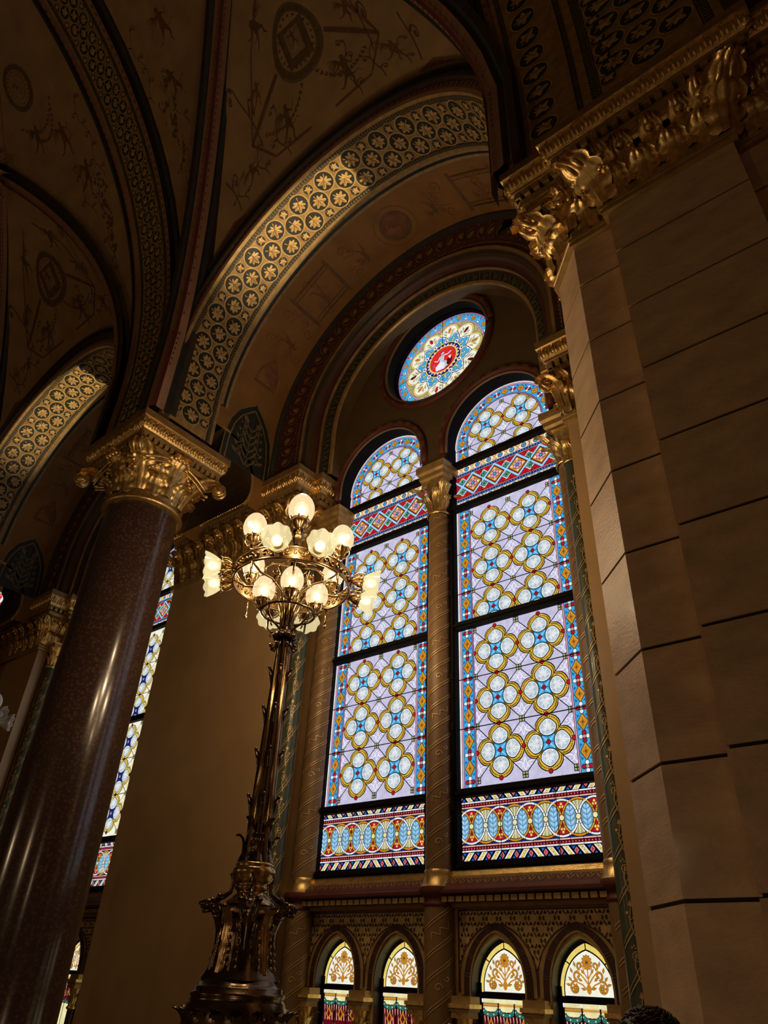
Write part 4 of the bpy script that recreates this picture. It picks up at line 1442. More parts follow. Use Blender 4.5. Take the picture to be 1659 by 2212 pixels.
def make_window(name, xw, pal, label):
    t = empty(name, (xw, 8.0, 0), label, kind='structure')
    P = Paint(glass_f, dh=.0012); base_panel(P, 1.30, 2.12); P.build('stained_glass_panel', t)
    P = Paint(glass_f, dh=.0012); field(P, 2.06, 4.40, [3.965, 3.275, 2.585], pal, (3.62, 2.93)); P.build('stained_glass_panel', t)
    P = Paint(glass_f, dh=.0012); field(P, 4.40, 6.48, [5.995, 5.305, 4.615], pal, (5.65, 4.96)); P.build('stained_glass_panel', t)
    P = Paint(glass_f, dh=.0012); band_panel(P, 6.50, 7.35); P.build('stained_glass_panel', t)
    # head
    P = Paint(glass_f, dh=.0012)
    field(P, 7.36, 8.72, [7.347, 8.04], pal, (7.692,))
    # arched border replaces the straight one above the springing
    c = (0, WZ)
    P.ring(c, .70, .725, 'glass_pinkd', 17, 32, 0, pi); P.ring(c, .725, .895, 'glass_sky', 17, 32, 0, pi); P.ring(c, .895, .925, 'glass_pink', 17, 32, 0, pi); P.ring(c, .925, 1.42, 'glass_lead', 17, 32, 0, pi)
    P.ring(c, .93, .953, 'glass_white', 18, 32, 0, pi)
    for r in (.70, .725, .895, .925): P.ring(c, r - .004, r + .004, 'glass_lead', 20, 32, 0, pi)
    P.rect(-.725, -.71, 7.75, 7.752, 'glass_lead', 20)
    n = 16
    for i in range(n):
        a = pi * (i + .5) / n
        P.at(.81 * cos(a), WZ + .81 * sin(a), a)
        if i % 2:
            P.poly([(-.075, 0), (0, .085), (.075, 0), (0, -.085)], 'glass_lead', 19); P.poly([(-.064, 0), (0, .072), (.064, 0), (0, -.072)], 'glass_orange', 20)
            for k in range(4): P.line((0, 0), (.035 * cos(k * pi / 2), .035 * sin(k * pi / 2)), .007, 'glass_oranged', 21)
        else:
            for k in range(4):
                P.disc((.04 * cos(k * pi / 2), .04 * sin(k * pi / 2)), .03, 'glass_lead', 19, 8)
                P.disc((.04 * cos(k * pi / 2), .04 * sin(k * pi / 2)), .022, 'glass_red' if k % 2 else 'glass_white', 20, 8)
            P.disc((0, 0), .016, 'glass_peach', 21, 6)
        for q in (-1, 1): P.poly([(.055, q * .06), (.075, q * .10), (.03, q * .10)], 'glass_blue', 19)
        P.off()
    P.build('stained_glass_panel', t)
    b = MB()
    for z0, z1 in ((1.21, 1.31), (2.05, 2.15), (4.36, 4.47), (6.44, 6.53), (7.325, 7.41)):
        b.box(-1.02, 1.02, -.10, .02, z0, z1, 'iron')
        b.box(-1.0, 1.0, -.13, -.1, (z0 + z1) / 2 - .02, (z0 + z1) / 2 + .02, 'iron')
    for s in (-1, 1):
        x0, x1 = (.955, 1.10) if s > 0 else (-1.10, -.955)
        b.box(x0, x1, -.10, .03, 1.21, WZ, 'iron')
        b.tube([(s * .985, -.12, 1.25), (s * .985, -.12, WZ)], .02, 'iron', 6)
        for z in (1.9, 2.9, 3.6, 4.9, 5.7): b.box(s * .99 - .02, s * .99 + .02, -.15, -.1, z, z + .1, 'iron')
    b.tube([(1.0 * cos(a), -.05, WZ + 1.0 * sin(a)) for a in [pi * i / 32 for i in range(33)]], .045, 'iron', 8)
    b.face([(-1.3, .02, 1.2), (1.3, .02, 1.2), (1.3, .02, 7.8), (-1.3, .02, 7.8)], 'iron')
    b.build('window_frame', t)
    return t


def make_oculus(name, xc, label):
    t = empty(name, (xc, 8.0, 10.13), label, kind='structure')
    P = Paint(glass_f, dh=.0012)
    R = 1.12
    P.disc((0, 0), R, 'glass_lead', 1, 48)
    P.ring((0, 0), 1.085, 1.11, 'glass_pinkd', 2, 48); P.ring((0, 0), .93, 1.08, 'glass_sky', 2, 48); P.ring((0, 0), .905, .925, 'glass_pink', 2, 48)
    P.disc((0, 0), .90, 'glass_olive', 2, 40)
    for i in range(32):
        a = 2 * pi * i / 32
        P.at(1.005 * cos(a), 1.005 * sin(a), a)
        if i % 2 == 0:
            P.poly([(-.07, 0), (0, .075), (.07, 0), (0, -.075)], 'glass_lead', 3); P.poly([(-.06, 0), (0, .064), (.06, 0), (0, -.064)], 'glass_orange', 4)
            for k in range(4): P.line((0, 0), (.035 * cos(k * pi / 2), .035 * sin(k * pi / 2)), .008, 'glass_oranged', 5)
        else:
            P.poly([(-.06, -.02), (-.03, -.03), (-.03, .03), (-.06, .02)], 'glass_white', 4); P.line((-.07, 0), (.07, 0), .03, 'glass_redd', 3); P.disc((.045, 0), .02, 'glass_red', 4, 6)
            P.disc((0, 0), .018, 'glass_peach', 5, 6)
        for q in (-1, 1): P.poly([(.04, q * .06), (.065, q * .10), (.02, q * .09)], 'glass_blue', 4)
        P.off()
    for i in range(10):          # cream petals
        a = 2 * pi * i / 10 + .1
        P.at(.62 * cos(a), .62 * sin(a), a)
        P.disc((0, 0), .265, 'glass_lead', 6, 20, 1.04, .92); P.disc((0, 0), .257, 'glass_gy', 7, 20, 1.04, .92); P.disc((0, 0), .228, 'glass_lead', 8, 20, 1.04, .92); P.disc((0, 0), .222, 'glass_milk', 9, 20, 1.04, .92)
        P.poly([(.02, -.02), (.13, -.045), (.19, 0), (.13, .035), (.04, .02)], ('glass_amber', 'glass_redd', 'glass_amber', 'glass_red')[i % 4], 10)
        for q in (-1, 1):
            for k in range(3): P.poly([(-.1 + .07 * k, q * .03), (-.06 + .07 * k, q * .10), (-.01 + .07 * k, q * .13), (-.03 + .07 * k, q * .06)], 'glass_olive', 10)
        P.off()
    for i in range(10):
        a = 2 * pi * (i + .5) / 10 + .1
        P.at(.50 * cos(a), .50 * sin(a), a)
        P.poly([(-.13, -.15), (.0, -.17), (.10, -.09), (.18, 0), (.10, .09), (.0, .17), (-.13, .15)], 'glass_lead', 11)
        P.poly([(-.12, -.135), (.0, -.152), (.09, -.08), (.16, 0), (.09, .08), (.0, .152), (-.12, .135)], 'glass_white', 12)
        for x, y in ((-.02, .07), (-.02, -.07), (.06, 0)): P.disc((x, y), .063, 'glass_lead', 13, 10); P.disc((x, y), .055, 'glass_sky', 14, 10)
        P.disc((.0, 0), .032, 'glass_lead', 15, 8); P.disc((.0, 0), .025, 'glass_gy', 16, 8)
        P.off()
        P.disc((.83 * cos(a), .83 * sin(a)), .04, 'glass_lead', 6, 8); P.disc((.83 * cos(a), .83 * sin(a)), .032, 'glass_pink', 7, 8)
    P.disc((0, 0), .44, 'glass_lead', 17, 40); P.ring((0, 0), .405, .43, 'glass_gy', 18, 40); P.disc((0, 0), .39, 'glass_navyg', 19, 40)
    for i in range(26):
        a = 2 * pi * i / 26; P.at(.355 * cos(a), .355 * sin(a), a); P.poly([(-.035, -.04), (-.035, .04), (.03, 0)], 'glass_peach', 20); P.off()
    P.disc((0, 0), .325, 'glass_gy', 21, 36); P.disc((0, 0), .305, 'glass_lead', 22, 36); P.disc((0, 0), .298, 'glass_scarlet', 23, 36)
    for i in range(10):
        a = 2 * pi * i / 10 + .1
        P.disc((.435 * cos(a), .435 * sin(a)), .058, 'glass_lead', 24, 12); P.disc((.435 * cos(a), .435 * sin(a)), .05, 'glass_lavl', 25, 12); P.disc((.435 * cos(a), .435 * sin(a)), .022, 'glass_redd', 26, 8)
    # small seated figure, plain
    P.poly([(-.16, -.25), (-.17, -.14), (-.06, -.05), (.02, -.06), (.06, -.15), (.12, -.22), (.02, -.27)], 'glass_lavl', 27)
    P.poly([(.0, -.22), (.10, -.06), (.22, -.05), (.2, -.2), (.08, -.27)], 'glass_redd', 26)
    P.poly([(-.07, -.06), (-.075, .07), (-.03, .11), (.04, .09), (.03, -.05)], 'glass_petal', 28)
    P.disc((-.0, .15), .038, 'glass_petal', 28, 10); P.disc((-.015, .17), .038, 'glass_redd', 27, 8)
    P.stroke([(.03, .09), (.12, .07), (.2, .11)], .024, 'glass_lavl', 28); P.stroke([(-.06, .08), (-.12, -.01), (-.19, .04)], .024, 'glass_lavl', 28)
    P.stroke([(0, -.07), (.08, -.10), (.06, -.24)], .04, 'glass_petal', 28)
    for i in range(12): P.disc((-.2 + random.uniform(-.03, .05), -.12 + random.uniform(-.06, .08)), .011, 'glass_pinkd', 28, 5)
    for k in range(4):
        P.poly([(.13 + .01 * k, -.0 - .02 * k), (.2 - .005 * k, .0 - .02 * k), (.19 - .005 * k, -.03 - .02 * k), (.14 + .01 * k, -.03 - .02 * k)], 'glass_lavl', 28)
    for a in (pi / 2, 0.1):
        for s in (-1, 1): P.at(0, 0, a); P.line((s * .44, 0), (s * 1.12, 0), .012, 'glass_lead', 29); P.off()
    P.build('stained_glass_panel', t)
    b = MB()
    b.tube([(1.14 * cos(a), -.06, 1.14 * sin(a)) for a in [2 * pi * i / 48 for i in range(49)]], .035, 'iron', 8)
    b.build('window_frame', t)
    return t


def make_small_window(name, xs, label):
    t = empty(name, (xs, 8.13, 0), label, kind='structure')
    P = Paint(glass_f, dh=.0015)
    P.poly(pointed(0, .36, -.01, .07, .52), 'glass_lead', 1)
    P.poly(pointed(0, .325, .015, .06, .49), 'glass_gy', 2)
    P.poly(pointed(0, .285, .015, .06, .435), 'glass_lead', 3)
    P.poly(pointed(0, .272, .02, .06, .42), 'glass_milk', 4)
    for a, c in (((0, .42), (0, .5)), ((-.2, .30), (-.28, .35)), ((.2, .30), (.28, .35))): P.line(a, c, .012, 'glass_lead', 5)
    am, ad = 'glass_amber', 'glass_ambd'
    for k in range(12):
        a = 2 * pi * k / 12; P.at(.0 + .035 * cos(a), .315 + .045 * sin(a), a); P.disc((0, 0), .022, ad, 5, 8, 1.3, .7); P.disc((0, 0), .018, am, 6, 8, 1.3, .7); P.off()
    P.disc((0, .315), .014, ad, 7, 8)
    P.line((0, .05), (0, .27), .012, am, 5)
    P.poly([(-.03, .09), (-.02, .05), (0, .035), (.02, .05), (.03, .09), (.015, .12), (-.015, .12)], am, 6)
    for q in (-1, 1):
        for (c, r, a0, sg) in (((q * .15, .09), .062, pi / 2, -q), ((q * .12, .2), .045, -pi / 2, q), ((q * .085, .285), .035, -pi / 2, q)):
            P.stroke(spiral(c, r, 1.05, a0, sg, 12, .25), .022, ad, 5); P.stroke(spiral(c, r, 1.05, a0, sg, 12, .25), .014, am, 6)
        P.stroke([(0, .06), (q * .07, .12), (q * .15, .15)], .014, am, 6); P.stroke([(0, .12), (q * .05, .18), (q * .12, .245)], .014, am, 6); P.stroke([(0, .17), (q * .04, .22), (q * .05, .28)], .012, am, 6)
        for k in range(6):
            a = 2 * pi * k / 6; P.at(q * .15 + .022 * cos(a), .09 + .026 * sin(a), a); P.disc((0, 0), .016, ad, 7, 6, 1.3, .8); P.disc((0, 0), .012, am, 8, 6, 1.3, .8); P.off()
        for u, v, a in ((.2, .17, .8), (.225, .12, .2), (.18, .245, 1.2), (.06, .085, .3), (.09, .165, .5), (.055, .235, .9), (.14, .30, 1.3)):
            P.at(q * u, v, (a if q > 0 else pi - a), .03); P.poly([(-1, 0), (-.1, .6), (1, .1), (-.1, -.35)], ad, 6); P.poly([(-.8, 0), (-.1, .4), (.7, .08), (-.1, -.2)], am, 7); P.off()
    # lower light: clear glass, amber rod, teal swags, dark ornament
    P.rect(-.32, .32, -.9, -.035, 'glass_lead', 1)
    P.rect(-.30, .30, -.16, -.045, 'glass_milky', 2)
    P.rect(-.30, .30, -.118, -.082, 'glass_ambd', 3); P.rect(-.30, .30, -.108, -.092, 'glass_orange', 4)
    P.rect(-.30, .30, -.62, -.16, 'glass_redd', 2)
    for k in range(3):
        x = -.2 + .2 * k
        for q in range(7):
            a = -pi + pi * q / 6
        sw = [(x + .1 * cos(a), -.135 + .055 * sin(a)) for a in [pi + pi * i / 8 for i in range(9)]]
        P.stroke(sw, .045, 'glass_lead', 4); P.stroke(sw, .036, 'glass_teal', 5)
        for p in sw[1::2]: P.disc(p, .008, 'glass_white', 6, 5)
        P.poly([(x - .09, -.045), (x + .09, -.045), (x + .09, -.12), (x, -.165), (x - .09, -.12)], 'glass_milky', 3)
        for q in range(5):
            P.line((x - .08 + .04 * q, -.20), (x - .08 + .04 * q + .02, -.36), .010, 'glass_peach', 4); P.line((x - .06 + .04 * q, -.20), (x - .08 + .04 * q, -.33), .008, 'glass_lead', 5)
        P.poly([(x, -.22), (x + .05, -.30), (x, -.36), (x - .05, -.30)], 'glass_amber', 6); P.poly([(x, -.245), (x + .025, -.30), (x, -.335), (x - .025, -.30)], 'glass_redd', 7)
        sw2 = [(px, pz - .26) for px, pz in sw]
        P.stroke(sw2, .036, 'glass_teal', 5)
    P.rect(-.30, .30, -.9, -.46, 'glass_milky', 3)
    for x in (-.3, -.1, .1, .3):
        P.line((x, -.04), (x, -.9), .016, 'glass_lead', 8); P.disc((x, -.06), .013, 'glass_lavl', 9, 6, .7, 2)
    P.build('stained_glass_panel', t)
    b = MB(); b.box(-.36, .36, -.05, .02, -.045, .01, 'iron'); b.box(-.36, -.31, -.03, .02, -1.2, .1, 'iron'); b.box(.31, .36, -.03, .02, -1.2, .1, 'iron')
    b.box(-.36, .36, .0, .03, -1.2, -.85, 'iron')
    b.build('window_frame', t)
    return t


w1 = make_window('window_1', XC + LX[0], PAL_A, 'left tall stained glass lancet, just right of the lit candelabrum')
w2 = copy_tree(w1, LX[1] - LX[0], label='right tall stained glass lancet, next to the stone pier', name='window_2')
w3 = make_oculus('window_3', XC, 'round stained glass oculus with a red centre above the lancets')
w4 = make_small_window('window_4', XC + SX[0], 'leftmost small pointed window with amber flowers below the lancets')
sl = ['second small pointed window from the left below the lancets', 'third small pointed window from the left below the lancets', 'rightmost small pointed window with amber flowers below the lancets']
for i in (1, 2, 3): copy_tree(w4, SX[i] - SX[0], label=sl[i - 1], name='window_%d' % (4 + i))
w8 = make_window('window_8', XC - BAY + LX[1], PAL_B, 'narrow strip of yellow and white stained glass right of the granite column')
copy_tree(w8, LX[0] - LX[1], name='window_9', label='stained glass lancet of the left bay, hidden behind the granite column')
copy_tree(w3, -BAY, name='window_10', label='round oculus of the bay behind the granite column')
copy_tree(w3, -2 * BAY, name='window_11', label='sliver of red and blue stained glass at the left edge')
for i in (2, 3): copy_tree(w4, SX[i] - SX[0] - BAY, name='window_%d' % (10 + i), label=('small pointed window of the left bay, nearer the column', 'small pointed window of the left bay, beside the broad tan pilaster')[i - 2])


# ------------------------------------------------------------------ colonnettes on the window wall
def chevron_wrap(P, r, z0, z1, step, n0=0, mt='gold_leaf_bright', h=2):
    """slanting double bands with zigzags and leaves round a shaft; u = angle*r, v = z"""
    k = 0; z = z0
    while z < z1:
        for o in (0, .035, .30, .335):
            P.stroke([(-.20, z + o - .12), (0, z + o + .02), (.20, z + o + .16)], .009, mt, h)
        if k % 2: P.stroke([(-.1, z + .10), (-.1, z + .17), (0, z + .15), (0, z + .22), (.1, z + .21), (.1, z + .28)], .009, mt, h)
        else:
            P.stroke(spiral((-.02, z + .17), .05, 1.1, 0, 1, 9), .010, mt, h); P.stroke(spiral((.08, z + .26), .035, 1.0, pi, 1, 8), .009, mt, h)
        z += step; k += 1


def vine_wrap(P, z0, z1, step, mt='gold_leaf_bright', h=2):
    z = z0; k = 0
    while z < z1:
        P.stroke([(-.12, z - .10), (-.02, z + .02), (.10, z + .22), (.13, z + .3)], .009, mt, h); P.stroke([(-.12, z - .06), (-.03, z + .06), (.08, z + .25)], .006, mt, h)
        P.stroke([(.0, z), (-.03, z + .12), (-.01, z + .24)], .008, mt, h)
        if k % 2:
            P.at(-.01, z + .26, 0, .028); P.poly([(-.8, -.2), (0, 1.3), (.8, -.2), (0, -.8)], mt, h); P.off()
            for q in (-1, 1): P.disc((-.01 + q * .035, z + .19), .014, mt, h, 6); P.stroke([(-.02, z + .13), (-.01 + q * .03, z + .17)], .006, mt, h)
        else:
            P.ring((-.005, z + .20), .036, .042, mt, h, 14)
            for a in range(4): P.at(-.005, z + .20, a * pi / 2, .02); P.poly([(0, 0), (.6, .35), (1.2, 0), (.6, -.35)], mt, h); P.off()
            P.stroke([(.035, z + .18), (.05, z + .11), (.04, z + .08)], .007, mt, h)
            for q in ((-.02, .27), (.0, .285), (.01, .265)): P.disc((q[0] - .02, z + q[1]), .008, mt, h, 5)
        z += step; k += 1


def wrap_f(r, a0): return lambda u, v, h: ((r + h) * cos(a0 + u / r), (r + h) * sin(a0 + u / r), v)


def capital_small(b, r, z0, z1, aw, mt='gold', dull='gold_paint'):
    """little leaf capital with a moulded square abacus; centre on the axis"""
    hc = (z1 - z0)
    b.lathe([(r * 1.12, z0), (r * 1.25, z0 + .02), (r * 1.12, z0 + .045), (r * .98, z0 + .05), (r * 1.0, z0 + hc * .35), (r * 1.45, z0 + hc * .62)], (0, 0, 0), mt, 20)
    for i in range(8):
        a = 2 * pi * i / 8 + pi / 8
        acanthus(b, (r * cos(a), r * sin(a), z0 + .05), (cos(a), sin(a)), hc * (.36 if i % 2 else .5), r * .42, 2.6, .12, mt, 7)
    for i in range(4):
        a = pi / 4 + pi / 2 * i
        acanthus(b, (r * cos(a), r * sin(a), z0 + .06), (cos(a), sin(a)), hc * .66, r * .45, 2.2, .25, mt, 7)
        b.ball((r * 1.75 * cos(a), r * 1.75 * sin(a), z0 + hc * .52), r * .26, mt, 8)
    q = aw * .62
    path = [(-q, -q), (q, -q), (q, q), (-q, q)]
    o = aw - q
    b.sweep(path, [(0, z0 + hc * .58), (o * .3, z0 + hc * .60), (o * .35, z0 + hc * .70), (o * .62, z0 + hc * .74), (o * .65, z0 + hc * .82), (o * .95, z0 + hc * .86), (o, z0 + hc * .9), (o, z1), (-q, z1)], dull, True)


def mid_column(xc, y, r, ztop, label, name='colonnette', group=None, face=-.88):
    t = empty(name, (xc, y, FLOOR), label, 'column', group)
    Z = lambda z: z - FLOOR
    b = MB(); b.lathe([(r, 0), (r, Z(.82)), (r * .98, Z(1.3)), (r * .95, Z(ztop - .95))], (0, 0, 0), 'brown_paint', 24)
    P = Paint(wrap_f(r, face), dh=.003, res=.03); chevron_wrap(P, r, Z(-1.2), Z(.75), .53); chevron_wrap(P, r, Z(1.35), Z(ztop - 1.2), .53)
    n0 = len(b.v); b.v += P.v; b.f += [tuple(i + n0 for i in f) for f in P.f]; mp = [b.m(x) for x in P.mats]; b.mi += [mp[i] for i in P.mi]; b.sm += P.sm
    b.build('shaft', t)
    b = MB(); b.lathe([(r, Z(.82)), (r * 1.12, Z(.84)), (r * 1.12, Z(.86)), (r * 1.02, Z(.87)), (r * 1.02, Z(.925)), (r * 1.3, Z(.95)), (r * 1.42, Z(.98)), (r * 1.36, Z(1.03))], (0, 0, 0), 'red_deep', 24)
    b.lathe([(r * 1.35, Z(1.03)), (r * 1.2, Z(1.06)), (r * 1.06, Z(1.12)), (r * 1.03, Z(1.17)), (r * 1.06, Z(1.20)), (r, Z(1.22))], (0, 0, 0), 'gold', 24)
    b.build('base_ring', t)
    b = MB(); capital_small(b, r * .95, Z(ztop - .95), Z(ztop), .285); b.build('capital', t)
    return t


mc = mid_column(XC, 7.86, .175, 7.33, 'brown colonnette with gold chevrons between the two tall windows')
e1 = copy_tree(mc, -2.32, label='brown chevron colonnette at the left jamb of the tall windows')
copy_tree(mc, 2.32, label='brown colonnette at the right jamb, hidden behind the green one')
copy_tree(mc, -BAY, label='brown colonnette between the tall windows of the left bay')
copy_tree(mc, -BAY + 2.32, label='brown colonnette right of the tall windows in the left bay')
copy_tree(mc, -BAY - 2.32, label='brown colonnette at the far left jamb of the left bay')


def arcade_col(xs, label):
    t = empty('arcade_colonnette', (xs, 7.92, FLOOR - .075), label, 'column', 'gilded colonnettes between the small windows')
    b = MB(); b.lathe([(.06, 0), (.06, 1.15)], (0, 0, 0), 'maroon', 14); b.build('shaft', t)
    b = MB(); r = .065
    b.lathe([(r * 1.1, 1.15), (r * 1.4, 1.17), (r * 1.1, 1.20), (r, 1.22), (r * 1.15, 1.36), (r * 1.7, 1.48)], (0, 0, 0), 'gold', 16)
    for i in range(8):
        a = 2 * pi * i / 8
        acanthus(b, (r * cos(a), r * sin(a), 1.22), (cos(a), sin(a)), .24 if i % 2 else .17, .035, 2.4, .2, 'gold', 6)
    b.box(-.11, .11, -.10, .10, 1.44, 1.50, 'gold_paint'); b.box(-.145, .145, -.12, .12, 1.53, 1.57, 'gold'); b.box(-.13, .13, -.11, .11, 1.50, 1.53, 'gold_dull'); b.box(-.13, .13, -.08, .11, 1.57, 1.64, 'gold_paint')
    b.build('capital', t)
    return t


acx = [-2.13, -1.205, -.30, .30, 1.205, 2.13]
ac = arcade_col(XC + acx[0], 'gilded colonnette left of the leftmost small window')
al = ['gilded colonnette between the first and second small windows', 'gilded colonnette right of the second small window', 'gilded colonnette left of the third small window',
      'gilded colonnette between the third and fourth small windows', 'gilded colonnette right of the rightmost small window']
for i in range(1, 6): copy_tree(ac, acx[i] - acx[0], label=al[i - 1])
for i in (3, 4): copy_tree(ac, acx[i] - acx[0] - BAY, label='gilded colonnette beside the small windows of the left bay, ' + ('left' if i == 3 else 'right') + ' one')


# ------------------------------------------------------------------ wall pilasters
def pilaster(xm, label, front=7.1):
    t = empty('wall_pilaster', (xm, 7.5, FLOOR), label, 'pilaster')
    loc = Vector((xm, 7.5, FLOOR))
    b = MB(); b.box(-1.70, 1.70, front - 7.5, .5, 0, 6.52 - FLOOR, 'plaster'); b.build('shaft', t)
    b = MB()
    for s in (-1, 1):
        b.box(*(sorted((s * 1.70, s * 1.712))), -.17, .05, 0, 6.52 - FLOOR, 'red_deep')
        b.box(*(sorted((s * 1.70, s * 1.86))), .05, .5, 0, 6.52 - FLOOR, 'brown_paint')
        for (x, y, r) in ((1.73, -.12, .022), (1.90, .075, .022)): b.tube([(s * x, y, 0), (s * x, y, 6.5 - FLOOR)], r, 'gold_paint', 8)
    b.build('jamb', t)
    for s in (-1, 1):
        X = s * 1.855
        b = MB(); b.lathe([(.12, 0), (.12, 6.10 - FLOOR)], (X, -.03, 0), 'green_mid', 20)
        fc = -.74 if s > 0 else -1.18
        P = Paint(lambda u, v, h: (X + (.12 + h) * cos(fc + u / .12), -.03 + (.12 + h) * sin(fc + u / .12), v), dh=.003, res=.022)
        vine_wrap(P, .3, 6.1 - FLOOR - .3, .36)
        n0 = len(b.v); b.v += P.v; b.f += [tuple(i + n0 for i in f) for f in P.f]; mp = [b.m(x) for x in P.mats]; b.mi += [mp[i] for i in P.mi]; b.sm += P.sm
        b.build('green_colonnette', t)
        b = MB()
        b.lathe([(.13, 6.08 - FLOOR), (.15, 6.11 - FLOOR), (.13, 6.14 - FLOOR), (.12, 6.16 - FLOOR), (.13, 6.4 - FLOOR), (.2, 6.6 - FLOOR)], (X, -.03, 0), 'gold', 18)
        for i in range(8):
            a = 2 * pi * i / 8
            acanthus(b, (X + .12 * cos(a), -.03 + .12 * sin(a), 6.15 - FLOOR), (cos(a), sin(a)), .42 if i % 2 else .3, .06, 2.5, .15, 'gold', 7)
        b.box(X - .16, X + .16, -.19, .2, 6.58 - FLOOR, 6.72 - FLOOR, 'gold_paint'); b.box(X - .19, X + .19, -.22, .2, 6.66 - FLOOR, 6.69 - FLOOR, 'gold')
        b.build('colonnette_capital', t)
    f = front - 7.5
    path = [(-1.86, .4), (-1.86, .05), (-1.70, .05), (-1.70, f), (-.62, f), (-.62, f - .05), (.62, f - .05), (.62, f), (1.70, f), (1.70, .05), (1.86, .05), (1.86, .4)]
    b = MB()
    b.sweep(path, [(o, z - FLOOR) for o, z in NECK], 'gold_paint')
    v0 = len(b.v); entablature(b, path, .25)
    for i in range(v0, len(b.v)): x, y, z = b.v[i]; b.v[i] = (x, y, z - FLOOR)
    v0 = len(b.v)
    bell_leaves(b, [(-1.70, f), (-.62, f)], mt='gold'); bell_leaves(b, [(-.62, f - .05), (.62, f - .05)], mt='gold'); bell_leaves(b, [(.62, f), (1.70, f)], mt='gold')
    for s in (-1, 1):
        for y0, y1 in ((f, .05),):
            pp = [(s * 1.70, y0), (s * 1.70, y1)] if s > 0 else [(s * 1.70, y1), (s * 1.70, y0)]
            bell_leaves(b, pp, mt='gold', step=.3)
        acanthus(b, (s * 1.70, f, 6.66), (s, -1), .85, .16, 2.2, .15); volute(b, (s * 1.86, f - .16, 7.18), (s, -1), .11, .07)
    for i in range(v0, len(b.v)): x, y, z = b.v[i]; b.v[i] = (x, y, z - FLOOR)
    b.build('capital', t)
    return t


pl = pilaster(XM, 'broad tan wall pilaster with gilded capital behind the candelabrum')
copy_tree(pl, BAY, label='wall pilaster sliver with gilded capital left of the stone pier')
copy_tree(pl, -BAY, label='wall pilaster with gilded capital at the lower left edge')
copy_tree(pl, -2 * BAY, label='wall pilaster of the farthest bay on the left')


# ------------------------------------------------------------------ granite column
def granite_column(xm, y, label):
    t = empty('granite_column', (xm, y, FLOOR), label, 'column')
    Z = lambda z: z - FLOOR
    b = MB(); b.lathe([(.635, Z(-1.2)), (.63, Z(1.5)), (.615, Z(4)), (.60, Z(6.6))], (0, 0, 0), 'granite', 64); b.build('shaft', t)
    b = MB(); b.lathe([(.95, 0), (.95, .12), (.9, .13), (.9, .2), (.78, .24), (.74, .3), (.8, .34), (.7, .4), (.63, .41)], (0, 0, 0), 'stone', 48); b.build('base', t)
    b = MB(); b.lathe([(.60, Z(6.56)), (.66, Z(6.57)), (.685, Z(6.60)), (.67, Z(6.63)), (.64, Z(6.635)), (.66, Z(6.66)), (.63, Z(6.69)), (.60, Z(6.70))], (0, 0, 0), 'gold', 64); b.build('neck_ring', t)
    b = MB()
    b.lathe([(.60, 6.68), (.60, 6.9), (.62, 7.05), (.66, 7.2), (.72, 7.32), (.76, 7.36), (.74, 7.40)], (0, 0, 0), 'gold', 48, fl=lambda a, z: .012 * cos(a * 24))
    q = .68
    path = [(-q, -q), (q, -q), (q, q), (-q, q)]
    entablature(b, path, .25, True, row=.16)
    for i in range(8):
        a = 2 * pi * i / 8 + pi / 8
        acanthus(b, (.60 * cos(a), .60 * sin(a), 6.72), (cos(a), sin(a)), .50, .21, 2.5, .12, n=11)
    for i in range(4):
        a = pi / 2 * i
        acanthus(b, (.61 * cos(a), .61 * sin(a), 6.8), (cos(a), sin(a)), .90, .24, 2.2, .16, n=13, power=4)
        for k in range(7):
            b.ball((.86 * cos(a + (k - 3) * .05), .86 * sin(a + (k - 3) * .05), 7.44 + .03 * (k % 2)), .045, 'gold', 8)
        # arched lip under the abacus
        for sd in (-1, 1):
            pts = [(cos(a) * .76 - sin(a) * sd * w, sin(a) * .76 + cos(a) * sd * w, 7.44 - (w / .62) ** 2 * .22) for w in (.15, .25, .35, .45, .55, .64)]
            b.tube(pts, .028, 'gold', 6); b.tube([(p[0] * .97, p[1] * .97, p[2] - .07) for p in pts], .016, 'gold', 6)
        a += pi / 4
        acanthus(b, (.60 * cos(a), .60 * sin(a), 6.80), (cos(a), sin(a)), 1.02, .24, 1.9, .34, n=14, power=2.4)
        for sd in (-1, 1):
            for k in range(5):
                aa = a + sd * (.16 + .07 * k); acanthus(b, (.62 * cos(aa), .62 * sin(aa), 6.95 + .05 * k), (cos(aa), sin(aa)), .36, .065, 2.6, .2, n=7)
                b.ball((.74 * cos(aa), .74 * sin(aa), 7.16 + .04 * k), .042, 'gold', 7)
        volute(b, (1.20 * cos(a), 1.20 * sin(a), 7.27), (cos(a), sin(a)), .13, .09); b.ball((1.20 * cos(a), 1.20 * sin(a), 7.27), .115, 'gold', 14)
    b.v = [(x, y_, z - FLOOR) for x, y_, z in b.v]
    b.build('capital', t)
    return t


gc = granite_column(XM, 5.13, 'tall polished red granite column with gilded capital at left')
copy_tree(gc, -BAY, label='granite column of the next bay, beyond the left edge')


